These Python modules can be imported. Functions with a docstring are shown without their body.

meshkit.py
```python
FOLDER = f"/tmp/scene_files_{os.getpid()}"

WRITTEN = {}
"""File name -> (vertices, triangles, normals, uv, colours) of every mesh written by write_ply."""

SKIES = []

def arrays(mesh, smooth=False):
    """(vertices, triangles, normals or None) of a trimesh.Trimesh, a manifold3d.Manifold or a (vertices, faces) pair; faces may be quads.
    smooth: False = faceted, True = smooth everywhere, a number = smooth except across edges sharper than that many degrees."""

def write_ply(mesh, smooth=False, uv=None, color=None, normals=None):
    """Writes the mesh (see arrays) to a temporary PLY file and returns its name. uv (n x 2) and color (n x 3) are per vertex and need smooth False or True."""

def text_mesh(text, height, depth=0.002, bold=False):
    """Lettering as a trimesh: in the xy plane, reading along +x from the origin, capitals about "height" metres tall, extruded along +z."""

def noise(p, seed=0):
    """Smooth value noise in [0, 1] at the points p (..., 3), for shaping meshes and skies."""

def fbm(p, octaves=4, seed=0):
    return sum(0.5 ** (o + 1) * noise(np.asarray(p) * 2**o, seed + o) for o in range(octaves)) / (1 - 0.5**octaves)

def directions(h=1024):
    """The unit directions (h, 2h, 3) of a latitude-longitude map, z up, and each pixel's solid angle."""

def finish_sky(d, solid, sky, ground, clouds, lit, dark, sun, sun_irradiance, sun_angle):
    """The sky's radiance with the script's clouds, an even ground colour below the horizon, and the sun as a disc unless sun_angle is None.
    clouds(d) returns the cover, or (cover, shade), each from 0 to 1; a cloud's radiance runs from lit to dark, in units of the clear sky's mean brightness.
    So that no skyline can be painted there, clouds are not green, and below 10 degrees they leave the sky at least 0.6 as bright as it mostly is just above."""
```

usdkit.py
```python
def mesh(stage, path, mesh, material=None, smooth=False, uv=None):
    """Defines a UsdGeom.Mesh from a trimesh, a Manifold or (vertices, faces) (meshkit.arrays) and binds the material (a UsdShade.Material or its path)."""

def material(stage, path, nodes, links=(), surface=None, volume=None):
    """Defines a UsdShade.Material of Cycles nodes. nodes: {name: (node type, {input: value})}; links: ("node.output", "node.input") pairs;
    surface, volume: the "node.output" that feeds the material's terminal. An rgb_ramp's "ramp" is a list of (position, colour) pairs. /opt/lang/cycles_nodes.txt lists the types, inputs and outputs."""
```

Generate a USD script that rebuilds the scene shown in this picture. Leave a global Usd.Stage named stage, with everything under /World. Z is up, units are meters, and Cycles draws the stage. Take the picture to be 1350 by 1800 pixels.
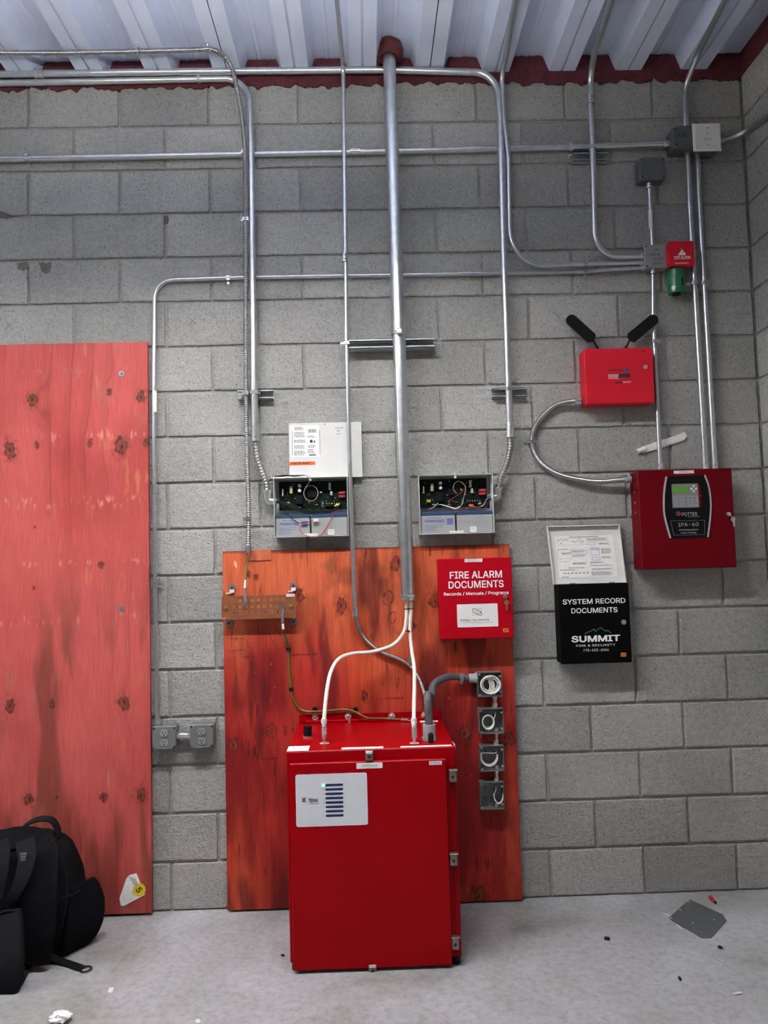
import math, random
import numpy as np
import trimesh
import shapely.geometry as sg
from shapely import affinity
from pxr import Usd, UsdGeom, UsdLux, UsdShade, Sdf, Gf, Vt
import usdkit, meshkit

stage = Usd.Stage.CreateInMemory()
UsdGeom.SetStageUpAxis(stage, UsdGeom.Tokens.z)
UsdGeom.SetStageMetersPerUnit(stage, 1.0)
UsdGeom.Xform.Define(stage, '/World')
UsdGeom.Scope.Define(stage, '/World/Looks')
rng = random.Random(7)
nrs = np.random.RandomState(11)

# ------------------------------------------------------------------ camera (back wall face is y=0, floor z=0, right wall x=3.26)
FPX, YAW, PITCH, ROLL = 1342.96, -0.02132, 0.061036, -0.026908
CAM = np.array([1.48644, -3.36671, 1.47321])
EXPOSURE = 0.9
def _rot(a, b, c):
    ca, sa, cb, sb, cc, sc = math.cos(a), math.sin(a), math.cos(b), math.sin(b), math.cos(c), math.sin(c)
    return (np.array([[ca, -sa, 0], [sa, ca, 0], [0, 0, 1]]) @ np.array([[1, 0, 0], [0, cb, -sb], [0, sb, cb]])
            @ np.array([[cc, 0, -sc], [0, 1, 0], [sc, 0, cc]]))
MROT = _rot(YAW, PITCH, ROLL)
cam = UsdGeom.Camera.Define(stage, '/World/camera')
r_, f_, u_ = MROT[:, 0], MROT[:, 1], MROT[:, 2]
cam.AddTransformOp().Set(Gf.Matrix4d(*r_, 0, *u_, 0, *(-f_), 0, *CAM, 1))
cam.CreateHorizontalApertureAttr(36.0); cam.CreateVerticalApertureAttr(48.0)
cam.CreateFocalLengthAttr(36.0 * FPX / 1350); cam.CreateClippingRangeAttr(Gf.Vec2f(0.05, 60))
cam.CreateExposureAttr(EXPOSURE)

# ------------------------------------------------------------------ light: hung LED strip lamps (built by strip_lamp below)
LAMPS = [(0.95, -1.36, 3.11, 2.0, 74.0, True), (-2.2, -1.36, 3.11, 2.0, 74.0, True), (-2.3, -4.8, 3.25, 2.4, 5.0, False), (-2.3, -7.8, 3.25, 2.4, 5.0, False), (1.2, -7.8, 3.25, 2.4, 3.0, False)]      # x, y, z, length, strength, has a reflector and an uplight slot
LAMP_COLOUR = (1.0, 0.98, 0.95)

# ------------------------------------------------------------------ measuring: points on real planes of the room, from the survey of the photograph
def _ray(u, v): return MROT @ np.array([(u - 675) / FPX, 1.0, -(v - 900) / FPX])
def W(u, v, y=0.0): r = _ray(u, v); return CAM + r * ((y - CAM[1]) / r[1])
def F(u, v, z=0.0): r = _ray(u, v); return CAM + r * ((z - CAM[2]) / r[2])
def RW(u, v, x): r = _ray(u, v); return CAM + r * ((x - CAM[0]) / r[0])
def rect(y, *pts):
    p = np.array([W(u, v, y) for u, v in pts])      # TL TR BR BL
    return (p[0, 0] + p[3, 0]) / 2, (p[1, 0] + p[2, 0]) / 2, (p[2, 2] + p[3, 2]) / 2, (p[0, 2] + p[1, 2]) / 2

# ------------------------------------------------------------------ materials
def mat(name, nodes, links, surface='p.BSDF'):
    return usdkit.material(stage, '/World/Looks/' + name, nodes, links, surface=surface)
def paint(name, col, rough=0.45, metal=0.0, var=0.06, scale=14, bump=0.0, bscale=300, spec=0.5, **kw):
    a = tuple(max(0, c * (1 - var)) for c in col); b = tuple(min(1, c * (1 + var)) for c in col)
    nodes = {'g': ('geometry', {}), 'n': ('noise_texture', {'scale': scale, 'detail': 4.0}),
             'r': ('rgb_ramp', {'ramp': [(0.3, a), (0.7, b)]}),
             'p': ('principled_bsdf', {'roughness': rough, 'metallic': metal, 'specular_ior_level': spec, **kw})}
    links = [('g.position', 'n.vector'), ('n.fac', 'r.fac'), ('r.color', 'p.base_color')]
    if bump:
        nodes['bn'] = ('noise_texture', {'scale': bscale, 'detail': 2.0}); nodes['b'] = ('bump', {'strength': bump, 'distance': 0.001})
        links += [('g.position', 'bn.vector'), ('bn.fac', 'b.height'), ('b.normal', 'p.normal')]
    return mat(name, nodes, links)
def block_mat(name, lo, hi, tint=(1, 1, 1)):
    s = lambda v: tuple(v * t for t in tint)
    return mat(name, {
        'g': ('geometry', {}), 'oi': ('object_info', {}),
        'n1': ('noise_texture', {'scale': 42.0, 'detail': 6.0, 'roughness': 0.7}),
        'r1': ('rgb_ramp', {'ramp': [(0.25, s(lo)), (0.5, s((lo + hi) / 2)), (0.75, s(hi))]}),
        'n2': ('noise_texture', {'scale': 105.0, 'detail': 4.0, 'roughness': 0.62}),
        'r2': ('rgb_ramp', {'ramp': [(0.30, (0.30, 0.30, 0.30)), (0.40, (0.86, 0.86, 0.86)), (0.62, (1, 1, 1))]}),
        'n3': ('noise_texture', {'scale': 2.6, 'detail': 3.0}),
        'r3': ('rgb_ramp', {'ramp': [(0.3, (0.86, 0.86, 0.86)), (0.7, (1.08, 1.07, 1.05))]}),
        'r4': ('rgb_ramp', {'ramp': [(0.0, (0.84, 0.84, 0.84)), (0.5, (0.97, 0.97, 0.96)), (1.0, (1.12, 1.12, 1.11))]}),
        'm1': ('mix_color', {'blend_type': 'multiply', 'fac': 1.0}), 'm2': ('mix_color', {'blend_type': 'multiply', 'fac': 1.0}),
        'm3': ('mix_color', {'blend_type': 'multiply', 'fac': 1.0}),
        'h': ('math', {'math_type': 'multiply_add', 'value2': 0.6}),
        'b': ('bump', {'strength': 1.0, 'distance': 0.010}),
        'p': ('principled_bsdf', {'roughness': 0.92, 'specular_ior_level': 0.25})},
        [('g.position', 'n1.vector'), ('g.position', 'n2.vector'), ('g.position', 'n3.vector'), ('n1.fac', 'r1.fac'), ('n2.fac', 'r2.fac'), ('n3.fac', 'r3.fac'),
         ('oi.random', 'r4.fac'), ('r1.color', 'm1.a'), ('r2.color', 'm1.b'), ('m1.result', 'm2.a'), ('r3.color', 'm2.b'), ('m2.result', 'm3.a'), ('r4.color', 'm3.b'),
         ('m3.result', 'p.base_color'), ('n2.fac', 'h.value1'), ('n1.fac', 'h.value3'), ('h.value', 'b.height'), ('b.normal', 'p.normal')])
M = {}
M['block'] = block_mat('concrete_block', 0.37, 0.54, (1.0, 0.995, 0.965))
M['mortar'] = block_mat('mortar', 0.36, 0.44, (1.0, 0.99, 0.96))
M['mortar_smear'] = paint('dark_mortar_smear', (0.12, 0.115, 0.09), 0.95, var=0.25, scale=60)
M['deck'] = paint('primed_deck', (0.62, 0.69, 0.85), 0.42, var=0.06, scale=7, bump=0.15)
M['firestop'] = paint('firestop_sealant', (0.10, 0.017, 0.025), 0.75, var=0.35, scale=30, bump=0.8, bscale=90)
M['galv'] = mat('galvanised_steel', {
    'g': ('geometry', {}), 'v': ('voronoi_texture', {'scale': 90.0}), 'n': ('noise_texture', {'scale': 25.0, 'detail': 4.0}),
    'mx': ('mix_color', {'blend_type': 'mix', 'fac': 0.4}), 'r': ('rgb_ramp', {'ramp': [(0.2, (0.55, 0.57, 0.59)), (0.8, (0.62, 0.64, 0.66))]}),
    'rr': ('rgb_ramp', {'ramp': [(0.2, (0.29,) * 3), (0.8, (0.34,) * 3)]}), 'p': ('principled_bsdf', {'metallic': 0.9})},
    [('g.position', 'v.vector'), ('g.position', 'n.vector'), ('v.color', 'mx.a'), ('n.color', 'mx.b'), ('mx.result', 'r.fac'), ('r.color', 'p.base_color'), ('n.fac', 'rr.fac'), ('rr.color', 'p.roughness')])
M['flex'] = paint('flexible_metal', (0.44, 0.43, 0.42), 0.20, metal=0.98, var=0.06, scale=40)
M['zinc'] = paint('zinc_fitting', (0.68, 0.69, 0.70), 0.24, metal=0.85, var=0.08, scale=60)
M['strut'] = paint('strut_steel', (0.50, 0.52, 0.53), 0.42, metal=0.7, var=0.12, scale=40)
M['box_grey'] = paint('grey_steel_box', (0.155, 0.162, 0.17), 0.42, metal=0.55, var=0.10, scale=25)
M['box_pale'] = paint('galvanised_cover', (0.34, 0.35, 0.345), 0.46, metal=0.45, var=0.07, scale=25)
M['box_mid'] = paint('galvanised_outlet_cover', (0.22, 0.225, 0.23), 0.42, metal=0.5, var=0.08, scale=25)
M['hole'] = paint('dark_opening', (0.01, 0.01, 0.01), 0.8, var=0.2)
M['black'] = paint('black_plastic', (0.008, 0.008, 0.010), 0.45, var=0.2, spec=0.15)
M['black_paint'] = paint('black_powder_coat', (0.004, 0.004, 0.0045), 0.55, var=0.15, bump=0.12, bscale=500, spec=0.03)
M['red_a'] = paint('red_gloss_cabinet', (0.32, 0.0004, 0.0035), 0.32, var=0.05, scale=6, bump=0.10, bscale=260, spec=0.10)
M['red_b'] = paint('dark_red_panel', (0.135, 0.001, 0.006), 0.40, var=0.05, bump=0.10, bscale=400, spec=0.10)
M['red_c'] = paint('bright_red_panel', (0.58, 0.010, 0.026), 0.45, var=0.05, bump=0.2, bscale=500, spec=0.25)
M['red_d'] = paint('document_red', (0.42, 0.003, 0.012), 0.40, var=0.04, bump=0.10, bscale=400, spec=0.10)
M['white'] = paint('white_enamel', (0.64, 0.64, 0.62), 0.42, var=0.03)
M['white_label'] = paint('white_label', (0.80, 0.78, 0.78), 0.5, var=0.02)
M['grey_label'] = paint('grey_panel_film', (0.66, 0.67, 0.72), 0.4, var=0.03, scale=40)
M['ivory'] = paint('ivory_plate', (0.76, 0.74, 0.70), 0.45, var=0.03)
M['paper'] = paint('paper', (0.78, 0.77, 0.75), 0.7, var=0.04, scale=50)
M['ink'] = paint('black_ink', (0.02, 0.02, 0.022), 0.6, var=0.1)
M['ink_grey'] = paint('grey_ink', (0.24, 0.24, 0.25), 0.6, var=0.1)
M['ink_white'] = paint('white_ink', (0.82, 0.82, 0.82), 0.5, var=0.02)
M['ink_blue'] = paint('blue_ink', (0.02, 0.06, 0.32), 0.5, var=0.1)
M['navy'] = paint('navy_ink', (0.012, 0.015, 0.085), 0.4, var=0.1)
M['silver_ink'] = paint('silver_ink', (0.50, 0.48, 0.48), 0.4, metal=0.3, var=0.05)
M['green_line'] = paint('dark_green_ink', (0.03, 0.10, 0.075), 0.5, var=0.1)
M['orange'] = paint('orange_sticker', (0.75, 0.20, 0.02), 0.5, var=0.08)
M['orange_tape'] = paint('orange_tape', (0.85, 0.13, 0.015), 0.45, var=0.05)
M['yellow'] = paint('yellow_sticker', (0.72, 0.55, 0.01), 0.45, var=0.04)
M['brass'] = paint('brass_key', (0.70, 0.45, 0.20), 0.32, metal=0.85, var=0.1)
M['copper'] = paint('copper_bar', (0.36, 0.135, 0.065), 0.42, metal=0.55, var=0.14, scale=30)
M['copper_hole'] = paint('copper_hole_edge', (0.80, 0.30, 0.17), 0.35, metal=0.5, var=0.1)
M['insul'] = paint('grey_insulator', (0.13, 0.14, 0.15), 0.5, var=0.1)
M['earth'] = paint('green_earth_wire', (0.115, 0.115, 0.022), 0.42, var=0.2, scale=60)
M['coax'] = paint('ivory_coax_jacket', (0.80, 0.76, 0.68), 0.42, var=0.03)
M['liquid'] = paint('grey_liquidtight', (0.085, 0.09, 0.10), 0.42, var=0.08)
M['nut'] = paint('grey_plastic_gland', (0.34, 0.36, 0.37), 0.45, var=0.05)
M['wire_white'] = paint('white_wire', (0.80, 0.79, 0.76), 0.42, var=0.04)
M['wire_red'] = paint('red_wire', (0.40, 0.03, 0.04), 0.42, var=0.05)
M['wire_pink'] = paint('pink_wire', (0.62, 0.42, 0.36), 0.45, var=0.1)
M['pcb'] = paint('circuit_board', (0.004, 0.012, 0.008), 0.55, spec=0.12, var=0.4, scale=120)
M['relay_red'] = paint('red_relay', (0.35, 0.03, 0.03), 0.5, var=0.1)
M['amber'] = paint('tan_component', (0.42, 0.38, 0.20), 0.5, var=0.1)
M['comp_grey'] = paint('grey_component', (0.45, 0.47, 0.47), 0.45, var=0.1)
M['batt'] = paint('battery_grey', (0.33, 0.33, 0.335), 0.45, var=0.04, spec=0.3)
M['batt_blue'] = paint('battery_blue', (0.02, 0.058, 0.125), 0.42, var=0.08)
M['green_dev'] = paint('green_device', (0.012, 0.16, 0.06), 0.30, var=0.1, scale=40)
M['steel_key'] = paint('nickel_key', (0.68, 0.66, 0.62), 0.28, metal=0.9, var=0.1)
M['clip'] = paint('stainless_clip', (0.24, 0.225, 0.20), 0.38, metal=0.75, var=0.15, scale=60)
M['keypad'] = paint('keypad_grey', (0.20, 0.205, 0.22), 0.5, var=0.04)
M['key_face'] = paint('keypad_button', (0.29, 0.295, 0.32), 0.5, var=0.04)
M['fabric'] = paint('black_nylon', (0.005, 0.005, 0.0065), 0.85, var=0.3, scale=90, bump=0.5, bscale=700, spec=0.08)
M['fabric2'] = paint('black_webbing', (0.009, 0.009, 0.0115), 0.8, var=0.2, scale=90, bump=0.5, bscale=900, spec=0.10)
M['mesh_grey'] = paint('worn_grey_print', (0.10, 0.10, 0.115), 0.8, var=0.4, scale=150)
M['plastic_film'] = paint('crumpled_film', (0.80, 0.80, 0.80), 0.3, var=0.05)
M['red_nut'] = paint('red_wire_nut', (0.45, 0.02, 0.03), 0.4, var=0.1)
M['lens_clear'] = paint('screw_cap', (0.60, 0.55, 0.55), 0.25, metal=0.5, var=0.1)
M['white_paint_wall'] = paint('roof_board', (0.25, 0.25, 0.26), 0.8)
def glow(name, col, strength):
    return mat(name, {'e': ('emission', {'color': col, 'strength': strength})}, [], surface='e.emission')
M['lcd'] = mat('lcd_screen', {'p': ('principled_bsdf', {'base_color': (0.06, 0.16, 0.02), 'roughness': 0.25, 'emission_color': (0.15, 0.42, 0.02), 'emission_strength': 0.10})}, [])
M['led'] = glow('green_led', (0.30, 1.0, 0.50), 1.1)
M['orange_wood'] = paint('orange_ply_patch', (0.56, 0.13, 0.05), 0.6, var=0.2, scale=30)
M['bare_wood'] = paint('bare_wood', (0.80, 0.40, 0.24), 0.6, var=0.1)
M['ink_brown'] = paint('brown_pencil', (0.10, 0.02, 0.012), 0.8, var=0.1)
M['black_gloss'] = paint('black_gloss_window', (0.004, 0.004, 0.005), 0.12, var=0.1, spec=0.15)
M['red_logo'] = paint('dull_red_logo', (0.22, 0.02, 0.03), 0.5, var=0.1)
M['comp_dark'] = paint('dark_component', (0.02, 0.022, 0.02), 0.5, var=0.3)
M['ink_batt'] = paint('pale_blue_ink', (0.10, 0.13, 0.30), 0.6, var=0.1)
M['heat_shrink'] = paint('heat_shrink', (0.22, 0.20, 0.24), 0.5, var=0.2)
M['floor'] = mat('concrete_floor', {
    'g': ('geometry', {}), 'n1': ('noise_texture', {'scale': 2.2, 'detail': 6.0, 'roughness': 0.62, 'distortion': 0.6}),
    'n2': ('noise_texture', {'scale': 38.0, 'detail': 5.0, 'roughness': 0.7}), 'n3': ('noise_texture', {'scale': 260.0, 'detail': 2.0}),
    'r1': ('rgb_ramp', {'ramp': [(0.28, (0.20, 0.20, 0.205)), (0.44, (0.31, 0.308, 0.305)), (0.56, (0.35, 0.35, 0.365)), (0.72, (0.43, 0.43, 0.445))]}),
    'r2': ('rgb_ramp', {'ramp': [(0.28, (0.72, 0.72, 0.73)), (0.5, (0.98, 0.98, 0.98)), (0.75, (1.14, 1.14, 1.14))]}),
    'm': ('mix_color', {'blend_type': 'multiply', 'fac': 1.0}),
    'rr': ('rgb_ramp', {'ramp': [(0.3, (0.34,) * 3), (0.7, (0.58,) * 3)]}),
    'h': ('math', {'math_type': 'multiply_add', 'value2': 0.3}), 'b': ('bump', {'strength': 0.35, 'distance': 0.003}),
    'p': ('principled_bsdf', {'specular_ior_level': 0.3})},
    [('g.position', 'n1.vector'), ('g.position', 'n2.vector'), ('g.position', 'n3.vector'), ('n1.fac', 'r1.fac'), ('n2.fac', 'r2.fac'), ('r1.color', 'm.a'), ('r2.color', 'm.b'),
     ('m.result', 'p.base_color'), ('n1.fac', 'rr.fac'), ('rr.color', 'p.roughness'), ('n3.fac', 'h.value1'), ('n2.fac', 'h.value3'), ('h.value', 'b.height'), ('b.normal', 'p.normal')])
M['ply'] = mat('stained_plywood', {
    'a': ('attribute', {'attribute': 'wood'}), 'g': ('geometry', {}), 'mp': ('mapping', {'scale': (260.0, 60.0, 9.0)}), 'n': ('noise_texture', {'scale': 1.0, 'detail': 4.0, 'roughness': 0.65}),
    'r': ('rgb_ramp', {'ramp': [(0.3, (0.80, 0.80, 0.80)), (0.7, (1.14, 1.14, 1.14))]}), 'm': ('mix_color', {'blend_type': 'multiply', 'fac': 1.0}),
    'b': ('bump', {'strength': 0.25, 'distance': 0.001}), 'p': ('principled_bsdf', {'roughness': 0.62, 'specular_ior_level': 0.3})},
    [('a.color', 'm.a'), ('g.position', 'mp.vector'), ('mp.vector', 'n.vector'), ('n.fac', 'r.fac'), ('r.color', 'm.b'), ('m.result', 'p.base_color'), ('n.fac', 'b.height'), ('b.normal', 'p.normal')])
M['brick_far'] = mat('painted_block_far', {
    'g': ('geometry', {}), 'mp': ('mapping', {'rotation': (math.pi / 2, 0, 0)}), 'k': ('brick_texture', {'scale': 1.0, 'brick_width': 0.4064, 'row_height': 0.2032, 'mortar_size': 0.005, 'color1': (0.17, 0.17, 0.17), 'color2': (0.21, 0.21, 0.20), 'mortar': (0.14, 0.14, 0.14)}),
    'p': ('principled_bsdf', {'roughness': 0.9})}, [('g.position', 'mp.vector'), ('mp.vector', 'k.vector'), ('k.color', 'p.base_color')])

# ------------------------------------------------------------------ mesh helpers
def cat(*ms): return trimesh.util.concatenate([m for m in ms if m is not None])
def box(x0, x1, y0, y1, z0, z1, bev=0.0):
    x0, x1 = min(x0, x1), max(x0, x1); y0, y1 = min(y0, y1), max(y0, y1); z0, z1 = min(z0, z1), max(z0, z1)
    c = np.array([(x0 + x1) / 2, (y0 + y1) / 2, (z0 + z1) / 2]); h = np.array([x1 - x0, y1 - y0, z1 - z0]) / 2
    if bev <= 0:
        b = trimesh.creation.box(extents=2 * h); b.apply_translation(c); return b
    bev = min(bev, h.min() * 0.9); pts = []
    for sx in (-1, 1):
        for sy in (-1, 1):
            for sz in (-1, 1):
                s = np.array([sx, sy, sz])
                for k in range(3):
                    q = h - bev; q[k] = h[k]; pts.append(s * q)
    b = trimesh.convex.convex_hull(np.array(pts)); b.apply_translation(c); return b
def prism(poly, y0, y1):
    """a polygon in (x, z) extruded from y0 (front) to y1 (back)"""
    out = []
    for g in getattr(poly, 'geoms', [poly]):
        if g.is_empty or g.area < 1e-9: continue
        m = trimesh.creation.extrude_polygon(g, abs(y1 - y0), engine='earcut')
        v = m.vertices.copy(); m.vertices = np.stack([v[:, 0], max(y0, y1) - v[:, 2], v[:, 1]], 1); out.append(m)
    return cat(*out)
def rrect(x0, x1, z0, z1, r=0.004, n=4): return sg.box(x0 + r, z0 + r, x1 - r, z1 - r).buffer(r, quad_segs=n)
def frames(p):
    t = np.gradient(p, axis=0); t /= np.linalg.norm(t, axis=1, keepdims=True) + 1e-12
    a = np.cross(t[0], [0, 0, 1.0] if abs(t[0][2]) < 0.9 else [1.0, 0, 0]); a /= np.linalg.norm(a); A = [a]
    for i in range(1, len(p)):
        a = A[-1] - t[i] * (A[-1] @ t[i]); A.append(a / np.linalg.norm(a))
    A = np.array(A); return t, A, np.cross(t, A)
def tube(pts, r, sides=12, cap=True):
    p = np.asarray(pts, float); n = len(p); r = np.broadcast_to(r, (n,)); t, A, B = frames(p)
    ang = np.arange(sides) * 2 * np.pi / sides
    v = p[:, None] + r[:, None, None] * (np.cos(ang)[None, :, None] * A[:, None] + np.sin(ang)[None, :, None] * B[:, None])
    v = v.reshape(-1, 3); i, j = np.meshgrid(np.arange(n - 1), np.arange(sides), indexing='ij')
    a, b = (i * sides + j).ravel(), (i * sides + (j + 1) % sides).ravel()
    f = np.vstack([np.stack([a, b, b + sides], 1), np.stack([a, b + sides, a + sides], 1)])
    if cap:
        v = np.vstack([v, p[0], p[-1]]); c0, c1 = len(v) - 2, len(v) - 1; k = np.arange(sides); e = (n - 1) * sides
        f = np.vstack([f, np.stack([np.full(sides, c0), (k + 1) % sides, k], 1), np.stack([np.full(sides, c1), e + k, e + (k + 1) % sides], 1)])
    return trimesh.Trimesh(v, f, process=False)
def cyl(p0, p1, r, sides=16): return tube([p0, p1], r, sides)
def ball(c, r, sub=2, s=(1, 1, 1)):
    m = trimesh.creation.icosphere(sub, r); m.vertices = m.vertices * np.array(s) + np.array(c); return m
def ring(c, R, r, axis='y', n=28, sides=8):
    a = np.linspace(0, 2 * np.pi, n); z = np.zeros(n)
    d = {'y': np.stack([np.cos(a), z, np.sin(a)], 1), 'z': np.stack([np.cos(a), np.sin(a), z], 1), 'x': np.stack([z, np.cos(a), np.sin(a)], 1)}[axis]
    return tube(np.array(c) + R * d, r, sides, cap=False)
def spline(pts, step=0.01):
    p = np.asarray(pts, float); q = np.vstack([2 * p[0] - p[1], p, 2 * p[-1] - p[-2]]); out = []
    for i in range(1, len(q) - 2):
        n = max(2, int(np.linalg.norm(q[i + 1] - q[i]) / step)); t = np.linspace(0, 1, n, endpoint=False)[:, None]
        a, b, c, d = q[i - 1], q[i], q[i + 1], q[i + 2]
        out.append(0.5 * (2 * b + (c - a) * t + (2 * a - 5 * b + 4 * c - d) * t ** 2 + (3 * b - a - 3 * c + d) * t ** 3))
    out.append(p[-1:]); return np.vstack(out)
def fillet(pts, rad, n=10):
    p = [np.asarray(q, float) for q in pts]; rad = rad if isinstance(rad, (list, tuple)) else [rad] * (len(p) - 2); out = [p[0]]
    for i in range(1, len(p) - 1):
        a, b, c = p[i - 1], p[i], p[i + 1]; u, v = a - b, c - b; lu, lv = np.linalg.norm(u), np.linalg.norm(v); u, v = u / lu, v / lv
        th = math.acos(max(-1, min(1, u @ v)))
        if math.pi - th < 0.12: out.append(b); continue
        d = min(rad[i - 1] / math.tan(th / 2), lu * 0.48, lv * 0.48); s, e = b + u * d, b + v * d
        R = d * math.tan(th / 2); w = (u + v) / np.linalg.norm(u + v); cen = b + w * (R / math.sin(th / 2)); x = (s - cen) / R; yv = (e - cen) / R
        om = math.acos(max(-1, min(1, x @ yv)))
        for k in range(n + 1):
            t = k / n; out.append(cen + R * (math.sin((1 - t) * om) * x + math.sin(t * om) * yv) / math.sin(om))
    out.append(p[-1]); return np.array(out)
def resample(p, step):
    d = np.r_[0, np.cumsum(np.linalg.norm(np.diff(p, axis=0), axis=1))]; s = np.arange(0, d[-1], step)
    return np.stack([np.interp(s, d, p[:, k]) for k in range(3)], 1)
def corrugated(pts, r, pitch=0.0075, depth=0.0016, sides=12):
    p = resample(pts, pitch / 4); k = np.arange(len(p)); prof = np.array([0, depth * .85, depth, depth * .3])[k % 4]
    return tube(p, r - depth + prof, sides)
def text(s, x, z, y, h, bold=False, sx=1.0, align='c', depth=0.0005, shear=0.0, rot=0.0):
    m = meshkit.text_mesh(s, h, depth, bold); v = m.vertices.copy()
    if shear: v[:, 0] += shear * v[:, 1]
    v[:, 0] *= sx; w = v[:, 0].max(); off = {'c': -w / 2, 'l': 0, 'r': -w}[align]; v[:, 0] += off
    if rot:
        c, s_ = math.cos(rot), math.sin(rot); v[:, :2] = v[:, :2] @ np.array([[c, s_], [-s_, c]])
    m.vertices = np.stack([x + v[:, 0], y - v[:, 2], z + v[:, 1]], 1); return m
def text_w(s, x, z, y, h, width, **k):
    m = text(s, x, z, y, h, **k); w = np.ptp(m.vertices[:, 0]); m.vertices[:, 0] = x + (m.vertices[:, 0] - x) * (width / w); return m
def lines_block(x0, x1, z0, z1, y, n, seed, th=0.45, ragged=0.35, segs=1):
    """rows of unreadable fine print"""
    rr = random.Random(seed); ms = []; p = (z1 - z0) / n
    for i in range(n):
        z = z1 - (i + 0.5) * p; xe = x1 - (x1 - x0) * ragged * rr.random() ** 2; x = x0
        while x < xe - 0.001:
            w = (xe - x0) * rr.uniform(.10, .30); e = min(x + w, xe); ms.append(box(x, e, y - 0.0003, y, z - p * th / 2, z + p * th / 2)); x = e + (x1 - x0) * 0.02
    return cat(*ms)

# ------------------------------------------------------------------ scene-tree helpers
_count = {}
def _numbered(parent, name):
    k = (parent, name); n = _count.get(k, 0); _count[k] = n + 1
    return f'{parent}/{name}' if n == 0 else f'{parent}/{name}_{n:03d}'
class Thing:
    def __init__(s, name, label=None, category=None, base=(0, 0, 0), group=None, kind=None):
        s.path = _numbered('/World', name); s.base = np.array(base, float)
        x = UsdGeom.Xform.Define(stage, s.path); x.AddTranslateOp().Set(Gf.Vec3d(*map(float, s.base))); p = x.GetPrim()
        for k, v in (('label', label), ('category', category), ('group', group), ('kind', kind)):
            if v: p.SetCustomDataByKey(k, v)
    def part(s, name, m, material, parent=None, smooth=35, label=None, kind=None):
        path = _numbered(parent or s.path, name)
        m = trimesh.Trimesh(np.asarray(m.vertices) - s.base, m.faces, process=False)
        q = usdkit.mesh(stage, path, m, M[material], smooth=smooth)
        if label: q.GetPrim().SetCustomDataByKey('label', label)
        if kind: q.GetPrim().SetCustomDataByKey('kind', kind)
        return path
def single(name, m, material, label=None, category=None, kind=None, group=None, smooth=35):
    path = _numbered('/World', name); q = usdkit.mesh(stage, path, m, M[material], smooth=smooth).GetPrim()
    for k, v in (('label', label), ('category', category), ('group', group), ('kind', kind)):
        if v: q.SetCustomDataByKey(k, v)
    return path

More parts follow.
